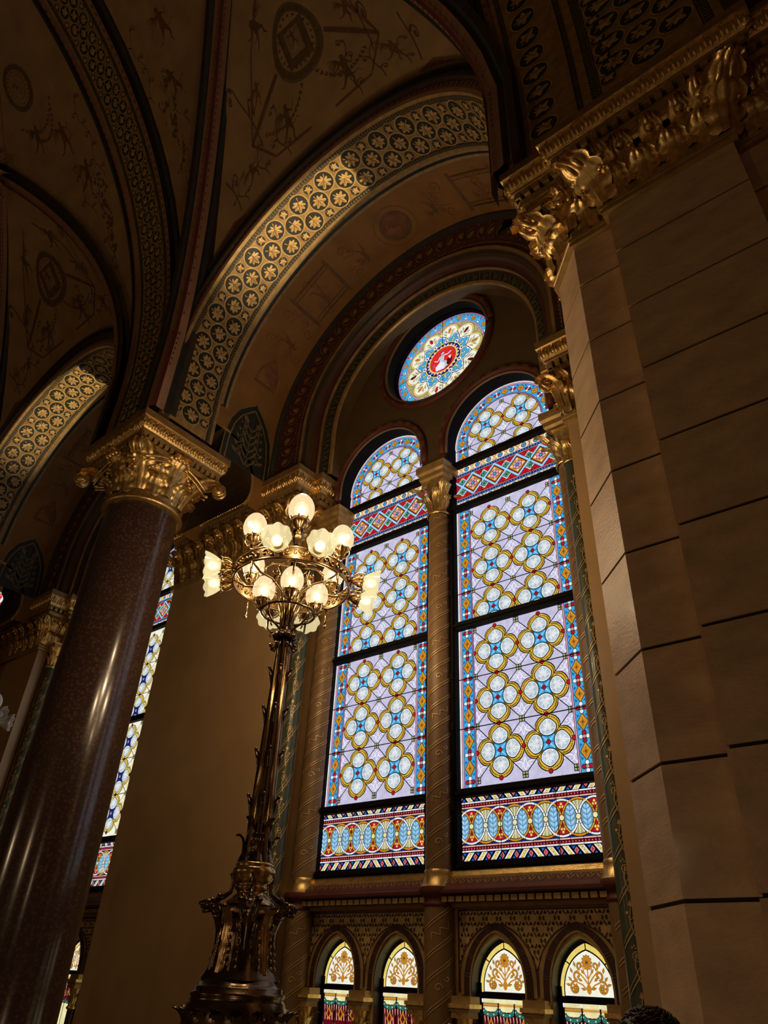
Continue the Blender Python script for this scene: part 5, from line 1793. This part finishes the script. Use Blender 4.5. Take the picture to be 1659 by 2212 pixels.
# ------------------------------------------------------------------ stone pier at right
def stone_pier(xm, label):
    t = empty('stone_pier', (xm, 5.2, FLOOR), label, 'pillar')
    half = [(-1.41, .9), (-1.41, -.17), (-1.05, -.54), (-.60, -.54), (-.60, -.70)]
    plan = half + [(-x, y) for x, y in reversed(half)]
    joints = [5.91, 5.12, 4.36, 3.585, 2.81, 2.03, 1.26, .49, -.28, -1.05]
    zs = [FLOOR] + sorted(joints) + [6.52]
    b = MB()
    for i in range(len(zs) - 1):
        z0 = zs[i] + (.012 if i else 0); z1 = zs[i + 1] - (.012 if i < len(zs) - 2 else 0)
        b.sweep(plan, [(-.016, z0 - FLOOR), (0, z0 - FLOOR), (0, z1 - FLOOR), (-.016, z1 - FLOOR)], 'stone')
        if i: b.sweep(plan, [(-.016, z0 - FLOOR - .024), (-.016, z0 - FLOOR)], 'stone_joint')
    b.build('shaft', t)
    b = MB()
    b.sweep(plan, NECK[:-1] + [(0, 7.32)], 'gold_paint')
    ab = [(-1.41, .9), (-1.41, -.66), (-.88, -.66), (-.88, -.78), (.88, -.78), (.88, -.66), (1.41, -.66), (1.41, .9)]
    entablature(b, ab, .24, row=.15)
    # checker strip on the front block
    for i in range(14):
        u = -.5 + i * .075
        b.face([(u, -.705, 7.22), (u + .0375, -.705, 7.26), (u + .075, -.705, 7.22), (u + .0375, -.705, 7.18)], 'gold')
    bell_leaves(b, [(-.60, -.70), (.60, -.70)], step=.32)
    bell_leaves(b, [(-1.05, -.54), (-.60, -.54)], step=.3)
    bell_leaves(b, [(.60, -.54), (1.05, -.54)], step=.3)
    bell_leaves(b, [(-1.41, .9), (-1.41, -.17)], step=.34); bell_leaves(b, [(1.41, -.17), (1.41, .9)], step=.34)
    bell_leaves(b, [(-1.41, -.17), (-1.05, -.54)], step=.5)
    for (x, y, dx, dy, L_) in ((-1.23, -.36, -1, -1, 1.0), (1.23, -.36, 1, -1, 1.0), (-.60, -.70, -.6, -1, .92), (.60, -.70, .6, -1, .92)):
        acanthus(b, (x, y, 6.68), (dx, dy), L_ * .9, .20, 2.0, .28, n=13, power=2.3)
        for s in (-1, 1):
            n_ = Vector((dx, dy, 0)).normalized(); sd = Vector((-n_.y, n_.x, 0))
            acanthus(b, Vector((x, y, 6.9)) + sd * s * .12, n_ + sd * s * .5, .55, .11, 2.5, .25, n=9)
            b.ball(Vector((x, y, 7.2)) + sd * s * .18 + n_ * .12, .06, 'gold', 8)
            b.ball(Vector((x, y, 7.06)) + sd * s * .14 + n_ * .10, .045, 'gold', 8)
        n_ = Vector((dx, dy, 0)).normalized()
        volute(b, Vector((x, y, 7.24)) + n_ * (.36 if L_ == 1 else .27), (dx, dy), .13, .09)
    b.v = [(p[0], p[1], p[2] - FLOOR) for p in b.v]
    b.build('capital', t)
    # moulded core hiding the inside
    return t


window_arch(XC + BAY, 'dark arch of the bay to the right of the stone pier')
stone_pier(-.55, 'massive pale stone pier with gilded capital at right')
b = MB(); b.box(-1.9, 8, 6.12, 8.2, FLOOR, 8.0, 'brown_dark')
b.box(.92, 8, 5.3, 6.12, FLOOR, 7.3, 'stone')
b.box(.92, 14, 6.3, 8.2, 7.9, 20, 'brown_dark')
tag(b.build('wall_pier_core'), 'masonry behind the stone pier', kind='structure')


# ------------------------------------------------------------------ unseen barn-door spotlights added for the bright soffit patches, one per bay
def added_cornice_spot(xc, label):
    # the beam lights the left half of the medallion soffit, its flap ends it at the crown
    L0 = Vector((xc + 3.16, 5.02, 8.14))
    crown = Vector((xc + .10, 5.02, ZC + 3.42))
    t = empty('added_spotlight', L0, label, 'added_spotlight', 'added small spotlights on the cornices')
    e = (crown - L0).normalized()
    axis = Vector((-1, 0, math.tan(math.atan2(e.z, -e.x) - rad(24)))).normalized()
    up = Vector((0, 1, 0)).cross(axis).normalized()
    if up.z < 0: up = -up
    d = .16
    h = math.tan(rad(24)) * d
    hl = h * 2.2
    side = .50 / 5.4 * d
    C = axis * d; B = axis * -.05; Y = Vector((0, 1, 0))
    b = MB()      # closed funnel: its upper lip ends the beam at the crown of the arch
    fr = [C + up * h - Y * side, C + up * h + Y * side, C - up * hl + Y * side, C - up * hl - Y * side]
    bk = [B + up * .045 - Y * .03, B + up * .045 + Y * .03, B - up * .045 + Y * .03, B - up * .045 - Y * .03]
    for i in range(4): b.face([fr[i], fr[(i + 1) % 4], bk[(i + 1) % 4], bk[i]], 'iron')
    b.face(bk, 'iron')
    b.build('barn_door', t)
    b = MB(); b.tube([B, (.05, 0, -.13)], .014, 'iron', 8); b.build('bracket', t)
    sp = lamp_light('spot', (0, 0, 0), SPOT_POWER, (1, .74, .42), .001, 'SPOT', t)
    sp.data.spot_size = rad(66); sp.data.spot_blend = 1.0
    sp.rotation_euler = (axis * .02 + e * .98).to_track_quat('-Z', 'Y').to_euler()


SPOT_POWER = 1700
added_cornice_spot(XC, 'unseen spotlight on the stone pier capital')
added_cornice_spot(XC - BAY, 'unseen spotlight on the granite column capital')


# ------------------------------------------------------------------ candelabrum
LK = 1.547        # overall size of the candelabra


def candelabrum(A, label, group=None, lights=True):
    GG, SG, HG, BG = ('globe_glass', 'shade_glass', 'halo_glow', 'bulb_glow') if lights else ('opal_glass',) * 4
    t = empty('candelabrum', (A[0], A[1], FLOOR), label, 'lamp', group)
    t.scale = (LK,) * 3
    Z = lambda z: z - FLOOR / LK
    u = Vector((3.66, -3.2, 0)).normalized(); pr = Vector((-u.y, u.x, 0))

    def at(deg, r, z): a = rad(deg); return u * r * cos(a) + pr * r * sin(a) + Vector((0, 0, Z(z)))

    def dirn(deg): a = rad(deg); return u * cos(a) + pr * sin(a)
    A0 = math.atan2(u.y, u.x)
    # pedestal and bulbous foot
    b = MB()
    lob = lambda k, m_=6: (lambda a, z: k * cos(m_ * (a - A0)))
    b.lathe([(.46, 0), (.46, .06), (.42, .08), (.42, .26), (.45, .28), (.45, .32), (.38, .34), (.30, .36)], (0, 0, 0), 'stone', 32)
    b.build('pedestal', t)
    b = MB()
    b.lathe([(.32, .36), (.30, Z(-.60)), (.25, Z(-.50)), (.25, Z(-.40)), (.275, Z(-.32)), (.29, Z(-.22)), (.285, Z(-.15)), (.265, Z(-.10)), (.255, Z(-.085)), (.262, Z(-.075)), (.262, Z(-.06)), (.245, Z(-.055)), (.245, Z(-.035)),
             (.235, Z(-.03)), (.222, Z(-.015)), (.21, Z(.0))], (0, 0, 0), 'bronze', 60)
    for i in range(18):          # leaves on the bulb
        a = 2 * pi * i / 18
        acanthus(b, (.255 * cos(a), .255 * sin(a), Z(-.36)), (cos(a), sin(a)), .27, .045, 1.6, .05, 'bronze', 8, power=3)
        acanthus(b, (.25 * cos(a + .17), .25 * sin(a + .17), Z(-.42)), (cos(a + .17), sin(a + .17)), .22, .05, 1.7, .12, 'bronze', 8, power=3)
    b.build('foot', t)
    b = MB()
    b.lathe([(.215, Z(0)), (.205, Z(.02)), (.185, Z(.05)), (.168, Z(.10)), (.155, Z(.17)), (.148, Z(.24)), (.145, Z(.31)), (.15, Z(.34)), (.14, Z(.37))], (0, 0, 0), 'bronze', 72, fl=lob(.05, 4))
    for i in range(4):           # upright leaves on the bell, between and below the heads
        for o, L_, w in ((45, .36, .05), (20, .30, .035), (-20, .30, .035)):
            d = dirn(90 * i + o)
            acanthus(b, d * .19 + Vector((0, 0, Z(.03))), (d.x, d.y), L_, w, 1.9, -.16, 'brass' if o == 45 else 'bronze', 10, power=5)
            for k in range(7):
                q = d * (.185 - .005 * k) + Vector((0, 0, Z(.06 + .035 * k)))
                b.ball(q + Vector((-d.y, d.x, 0)) * (w * .9 - .002 * k), .010, 'brass', 6)
    b.lathe([(.145, Z(.37)), (.14, Z(.385)), (.115, Z(.40)), (.10, Z(.42)), (.085, Z(.43)), (.088, Z(.445)), (.10, Z(.452)), (.10, Z(.468)), (.092, Z(.475)), (.105, Z(.485)),
             (.122, Z(.51)), (.13, Z(.54)), (.128, Z(.565)), (.112, Z(.573)), (.118, Z(.580)), (.114, Z(.592)), (.095, Z(.60))], (0, 0, 0), 'brass', 48)
    b.build('base_bell', t)
    for i in range(4):           # animal heads round the shoulder
        d = dirn(90 * i); sd = Vector((-d.y, d.x, 0)); up = Vector((0, 0, 1))
        b = MB()
        pts = [d * .135 + up * Z(.05), d * .150 + up * Z(.14), d * .150 + up * Z(.24), d * .165 + up * Z(.31), d * .195 + up * Z(.355)]
        b.tube(pts, [.012, .018, .024, .034, .036], 'bronze', 10)
        c = d * .205 + up * Z(.365)
        b.ball(c, .042, 'bronze', 12, (1, 1, .9))
        b.tube([c + d * .01 + up * .006, c + d * .05, c + d * .078 - up * .006], [.034, .026, .020], 'bronze', 10)
        b.tube([c + d * .01 - up * .02, c + d * .045 - up * .034, c + d * .064 - up * .040], [.020, .013, .009], 'bronze', 8)
        b.ball(c + d * .080 + up * .004, .012, 'bronze', 6)
        for s in (-1, 1):
            b.ball(c + d * .038 + sd * s * .022 + up * .018, .008, 'brass', 6)
            b.tube([c + sd * s * .03 + up * .02 - d * .005, c + sd * s * .045 + up * .045 - d * .02, c + sd * s * .04 + up * .06 - d * .035], [.012, .010, .002], 'bronze', 6)
            acanthus(b, c - d * .02 + sd * s * .03 - up * .05, (d + sd * s * .8), .10, .03, 1.5, .3, 'bronze', 6)
        # scrolled crest rising behind the head
        b.tube([c - d * .01 + up * .03, c - d * .05 + up * .045, c - d * .085 + up * .07, c - d * .095 + up * .12, c - d * .08 + up * .165, c - d * .10 + up * .185, c - d * .115 + up * .17], [.018, .015, .012, .012, .014, .012, .006], 'bronze', 8)
        b.build('lion_head', t)
    # stem: bundle of four tapering ribs with leaf crockets
    b = MB()
    b.lathe([(.095, Z(.60)), (.075, Z(.66)), (.066, Z(.75)), (.062, Z(1.1)), (.054, Z(1.5)), (.043, Z(1.93)), (.040, Z(2.06)), (.040, Z(2.3)), (.055, Z(2.42)), (.03, Z(2.5)), (.02, Z(2.9))], (0, 0, 0), 'bronze', 40, fl=lob(.16, 4))
    for i in range(4):
        d = dirn(90 * i + 45)
        b.tube([d * .062 + Vector((0, 0, Z(.66))), d * .052 + Vector((0, 0, Z(1.2))), d * .038 + Vector((0, 0, Z(2.0)))], [.022, .018, .013], 'brass', 8)
    b.build('stem', t)
    for i in range(4):
        d = dirn(90 * i)
        b = MB()
        acanthus(b, d * .085 + Vector((0, 0, Z(.60))), (d.x, d.y), .19, .042, 2.9, -.05, 'bronze', 9, power=4)
        d2 = dirn(90 * i + 45); acanthus(b, d2 * .085 + Vector((0, 0, Z(.60))), (d2.x, d2.y), .27, .035, 1.8, -.10, 'bronze', 9, power=5)
        for z, r in ((.92, .066), (1.21, .060), (1.50, .053), (1.78, .047)):
            for dd in (d,):
                p = dd * r + Vector((0, 0, Z(z)))
                acanthus(b, p - Vector((0, 0, .07)), (dd.x, dd.y), .14, .020, 1.3, .0, 'bronze', 7, power=4)
                b.tube([p - Vector((0, 0, .14)), p - Vector((0, 0, .07)), p + dd * .012, p + dd * .028 + Vector((0, 0, .055))], [.005, .008, .012, .009], 'bronze', 6)
                b.ball(p + dd * .030 + Vector((0, 0, .065)), .013, 'bronze', 6)
        b.build('leaf_crocket', t)
    # corded collar
    b = MB()
    for i in range(8):
        a = 2 * pi * i / 8 + .3; c = Vector((.062 * cos(a), .062 * sin(a), Z(2.085)))
        b.ball(c, .033, 'bronze', 10, (1, 1, .75))
        q = Vector((cos(a), sin(a), 0))
        b.tube([q * .05 + Vector((0, 0, Z(2.07))), q * .055 + Vector((0, 0, Z(2.02))), q * .075 + Vector((0, 0, Z(1.985))), q * .092 + Vector((0, 0, Z(2.0)))], [.010, .010, .010, .012], 'bronze', 6)
        b.ball(q * .092 + Vector((0, 0, Z(2.005))), .016, 'bronze', 6)
    b.tube([Vector((.045 * cos(a), .045 * sin(a), Z(2.10))) for a in [2 * pi * i / 24 for i in range(25)]], .03, 'bronze', 8)
    b.build('collar', t)
    # big pierced ring
    b = MB(); R = .44
    for z, rr in ((2.50, .010), (2.595, .009)):
        b.tube([at(s, R, z) for s in range(0, 361, 5)], rr, 'brass', 8, False)
    b.grid(lambda p, q: at(360 * p, R + .004, 2.505 + .085 * q), 72, 1, 'brass', True)
    b.grid(lambda p, q: at(360 * p, R - .004, 2.505 + .085 * q), 72, 1, 'brass', True)
    for i in range(48):
        s0 = 7.5 * i
        for ro in (R + .008, R - .008):
            pts = [at(s0 + 3.2 * (1 - j / 8) * cos(j * .9 + (pi if i % 2 else 0)), ro, 2.548 + .03 * (1 - j / 9) * sin(j * .9 + (pi if i % 2 else 0))) for j in range(8)]
            b.tube(pts, .0045, 'brass', 5)
    b.build('gallery_ring', t)
    b = MB()
    b.tube([at(s, .20, 2.275) for s in range(0, 361, 10)], .009, 'bronze', 8, False)
    for i in range(4):
        s0 = 90 * i + 45
        b.tube([at(s0, .05, 2.12), at(s0, .09, 2.14), at(s0, .15, 2.16), at(s0, .195, 2.20), at(s0, .20, 2.275)], .008, 'bronze', 6)
        b.ball(at(s0, .20, 2.28), .014, 'bronze', 6)
        b.tube([at(s0, .15, 2.16), at(s0, .16, 2.135), at(s0, .145, 2.12)], .006, 'bronze', 6)
    b.build('lower_ring', t)
    for i in range(8):           # arms: S-curves from stem to ring
        s0 = 45 * i + (2 if i % 2 else 0)
        b = MB()
        b.tube([at(s0, .035, 2.15), at(s0, .05, 2.30), at(s0, .10, 2.42), at(s0, .22, 2.47), at(s0, .34, 2.46), at(s0, .44, 2.50)], [.012, .012, .011, .010, .009, .008], 'brass', 8)
        if i % 2:
            b.tube([at(s0, .30, 2.46), at(s0, .30, 2.52), at(s0, .24, 2.58), at(s0, .16, 2.62), at(s0, .08, 2.64), at(s0, .03, 2.60)], .010, 'brass', 8)
            b.tube([at(s0, .16, 2.60), at(s0 + 4, .13, 2.54), at(s0 + 6, .16, 2.50), at(s0 + 6, .19, 2.53)], [.012, .010, .010, .014], 'brass', 8)
            b.ball(at(s0, .19, 2.54), .020, 'brass', 8)
            d = dirn(s0); acanthus(b, at(s0, .20, 2.44), (d.x, d.y), .13, .03, 2.4, -.4, 'brass', 8)
            b.tube([at(s0, R, 2.50), at(s0, R, 2.43), at(s0, R, 2.36)], [.011, .007, .010], 'brass', 6); b.ball(at(s0, R, 2.35), .016, 'brass', 8)
        b.build('arm', t)

    def fitter(b, up):
        """leafy cup holding a shade, axis +z"""
        b.lathe([(.0, -.105), (.014, -.10), (.018, -.07), (.030, -.055), (.045, -.03), (.052, -.012), (.050, -.004), (.045, -.01), (.03, -.03), (.0, -.035)], (0, 0, 0), 'brass', 20)
        for k in range(7):
            a = 2 * pi * k / 7
            b.tube([(.018 * cos(a), .018 * sin(a), -.085), (.040 * cos(a), .040 * sin(a), -.075), (.062 * cos(a), .062 * sin(a), -.045), (.060 * cos(a), .060 * sin(a), -.012), (.074 * cos(a), .074 * sin(a), .002)], .0045, 'brass', 5)
        b.tube([(.060 * cos(a), .060 * sin(a), -.008) for a in [2 * pi * i / 20 for i in range(21)]], .006, 'brass', 6, False)

    def egg(loc, sc, nm='lamp_globe'):
        b = MB()
        prof = [(.040, -.012)]
        for i in range(1, 15):
            q = i / 14; a = -pi / 2 + .55 + (pi - .55) * q
            prof.append((max(.0005, .088 * cos(a) * (1 - .10 * sin(a))), .088 + .112 * sin(a) * 1.0))
        prof[0] = (.044, prof[1][1] - .012)
        b.lathe(prof, (0, 0, 0), GG, 28)
        o = b.build(nm, t); o.location = loc; o.scale = (sc,) * 3
        b = MB(); b.ball((0, 0, .075), .030, BG, 12, (1, 1, 1.35)); b.build('bulb', o)
        b = MB(); b.ball((0, 0, .078), .050, HG, 14, (1, 1, 1.2)); b.build('halo_shell', o)  # added glowing shell that stands in for the bulb's halo
        b = MB(); fitter(b, 1); b.build('shade_holder', o)

    def tulip(loc, d, sc=1.0):
        b = MB(); n = 48

        def fn(p, q):
            a = 2 * pi * p; r = .034 + .062 * q ** .8 + .004 * sin(q * pi)
            k = 1 + .045 * cos(a * 8) * q
            return (r * k * cos(a), r * k * sin(a), -.01 + .105 * q + .012 * abs(cos(a * 4)) * q * q)
        b.grid(fn, n, 8, SG, True, True)
        o = b.build('tulip_shade', t); o.location = loc; o.scale = (sc,) * 3
        o.rotation_mode = 'QUATERNION'; o.rotation_quaternion = Vector(d).to_track_quat('Z', 'Y')
        b = MB(); b.ball((0, 0, .048), .026, BG, 12, (1, 1, 1.3)); b.build('bulb', o)
        b = MB(); b.ball((0, 0, .046), .036, HG, 12, (1, 1, 1.25)); b.build('halo_shell', o)  # halo of the bulb, imitated by an added emissive shell
        b = MB(); fitter(b, 1); b.tube([(0, 0, -.1), (0, 0, -.14)], .010, 'brass', 8); b.build('shade_holder', o)
    for s0, r_, z_, k_ in ((0, 0, 3.42, 1), (45, .60, 2.80, 1), (-45, .60, 2.80, 1), (135, .60, 2.80, 1), (-135, .60, 2.80, 1), (60, .30, 2.66, .1), (-120, .30, 2.66, .1), (0, .72, 2.62, .5), (45, .34, 2.30, .15), (-135, .34, 2.30, .15)):
        if lights: lamp_light('globe_light', at(s0, r_, z_), GLOBE_W * k_, (1, .70, .41), .07, parent=t)
    egg(at(0, 0, 3.11), 1.22)
    b = MB(); b.lathe([(.02, Z(2.55)), (.03, Z(2.62)), (.02, Z(2.66)), (.018, Z(2.80)), (.035, Z(2.84)), (.018, Z(2.88)), (.025, Z(2.94)), (.05, Z(2.99)), (.02, Z(3.0))], (0, 0, 0), 'brass', 20)
    for k in range(5): d = dirn(72 * k); acanthus(b, d * .02 + Vector((0, 0, Z(2.86))), (d.x, d.y), .14, .022, 2.0, .2, 'brass', 8)
    b.tube([at(s, .11, 2.66) for s in range(0, 361, 12)], .007, 'brass', 6, False)
    b.build('finial', t)
    for s0 in (-47, 49, 133, -133):
        egg(at(s0, .44, 2.72), 1.0)
    for s0 in (0, 91, -91, 180): egg(at(s0, .20, 2.37), .97)
    for s0 in (-14, 16, 74, 104, -76, -104, 164, 194):
        d = dirn(round(s0 / 90) * 90 + (s0 - round(s0 / 90) * 90) * .45)
        tulip(at(s0, .555, 2.545 if abs(s0) < 20 else 2.53), (d.x, d.y, -.10), 1.1)
    return t


GLOBE_W = 50.0
cb = candelabrum((-5.655, 4.95), 'lit bronze candelabrum with clustered frosted globes in front of windows')
cb2 = candelabrum((-5.655 - BAY - .27, 4.95), 'unlit candelabrum at the left edge, one white shade showing', lights=False)


# ------------------------------------------------------------------ person at the bottom right, only the hair in frame
def person(x, y):
    t = empty('person', (x, y, FLOOR), 'person with tousled dark hair at the bottom edge, back turned', 'person')
    top = 1.565
    J = [((0, 0, .88), .15), ((0, 0, 1.08), .15), ((0, 0, 1.26), .17), ((0, 0, 1.33), .075), ((0, .01, 1.375), .055), ((0, .02, 1.46), .085),
         ((.17, 0, 1.27), .06), ((.22, 0, 1.02), .045), ((.22, -.03, .80), .034), ((-.17, 0, 1.27), .06), ((-.22, 0, 1.02), .045), ((-.22, -.03, .80), .034),
         ((.09, 0, .80), .10), ((.10, 0, .45), .06), ((.10, .01, .08), .045), ((.10, -.12, .03), .035), ((-.09, 0, .80), .10), ((-.10, 0, .45), .06), ((-.10, .01, .08), .045), ((-.10, -.12, .03), .035)]
    E_ = [(0, 1), (1, 2), (2, 3), (3, 4), (4, 5), (2, 6), (6, 7), (7, 8), (2, 9), (9, 10), (10, 11), (0, 12), (12, 13), (13, 14), (14, 15), (0, 16), (16, 17), (17, 18), (18, 19)]
    for s, w in ((1, 8), (-1, 11)):      # hands with five fingers
        wx, wy, wz = J[w][0]
        J.append(((wx, wy, wz - .06), .026)); hid = len(J) - 1; E_.append((w, hid))
        for k, l in enumerate((.055, .065, .07, .062)):
            J.append(((wx, wy - .03 + .018 * k, wz - .09), .0095)); a = len(J) - 1; E_.append((hid, a))
            J.append(((wx - s * .008, wy - .03 + .018 * k, wz - .09 - l), .0075)); E_.append((a, a + 1))
        J.append(((wx - s * .01, wy - .04, wz - .06), .011)); a = len(J) - 1; E_.append((hid, a)); J.append(((wx - s * .015, wy - .055, wz - .10), .008)); E_.append((a, a + 1))
    me = bpy.data.meshes.new('body'); me.from_pydata([j[0] for j in J], E_, []); o = bpy.data.objects.new('body', me); COL.objects.link(o); o.parent = t
    md = o.modifiers.new('skin', 'SKIN'); sv = me.skin_vertices[0].data
    for i, (_, r) in enumerate(J): sv[i].radius = (r, r)
    sv[0].use_root = True
    o.modifiers.new('sub', 'SUBSURF').levels = 2
    me.materials.append(MATS['skin'])
    b = MB()

    def coat(p, q):
        a = 2 * pi * p; z = .55 + .80 * q
        rx = .20 + .03 * sin(q * pi) + (.02 if q > .6 else 0) - (.13 * max(0, q - .8) / .2); ry = .14 + .01 * cos(q * 3) - (.07 * max(0, q - .85) / .15)
        return (rx * cos(a), ry * sin(a), z)
    b.grid(coat, 28, 14, 'coat_cloth', True, True)
    for s in (-1, 1): b.tube([(s * .16, 0, 1.28), (s * .225, 0, 1.02), (s * .222, -.03, .83)], [.078, .062, .05], 'coat_cloth', 12)
    for s in (-1, 1): b.tube([(s * .09, 0, .84), (s * .10, 0, .45), (s * .10, .01, .06)], [.115, .08, .06], 'coat_cloth', 12)
    b.build('coat', t)
    b = MB()
    R2 = random.Random(3)

    def hair(p, q):
        a = 2 * pi * p; c = -.75 + (pi / 2 + .75) * q
        k = 1 + .03 * sin(a * 5 + q * 5) * cos(q * 1.5) + .012 * sin(a * 17)
        return (.098 * k * cos(c) * cos(a), .02 - .015 + .115 * k * cos(c) * sin(a), 1.475 + .11 * k * sin(c))
    b.grid(hair, 60, 14, 'hair', True, True)
    for i in range(420):
        a = R2.uniform(0, 6.28); c = R2.uniform(-.3, 1.4)
        p = Vector((.098 * cos(c) * cos(a), .005 + .115 * cos(c) * sin(a), 1.475 + .11 * sin(c)))
        d = Vector((-sin(a), cos(a), 0)) * R2.choice((-1, 1)) * .03
        n_ = (p - Vector((0, 0, 1.46))).normalized()
        b.tube([p, p + n_ * .007 + d * .5, p + n_ * .004 + d * 1.3 - Vector((0, 0, .010))], [.0035, .003, .0008], 'hair', 4)
    b.build('hair', t)
    b = MB()      # face on the far side
    for s in (-1, 1):
        b.ball((s * .03, .105, 1.475), .010, 'hair', 6); b.ball((s * .087, .02, 1.46), .02, 'skin', 8, (.5, .8, 1.3))
    b.tube([(0, .10, 1.48), (0, .125, 1.445)], [.008, .014], 'skin', 8); b.tube([(-.022, .10, 1.415), (.022, .10, 1.415)], .006, 'red_deep', 6)
    b.build('face', t)
    t.rotation_euler.z = -.3
    return t


person(-1.02, 2.50)
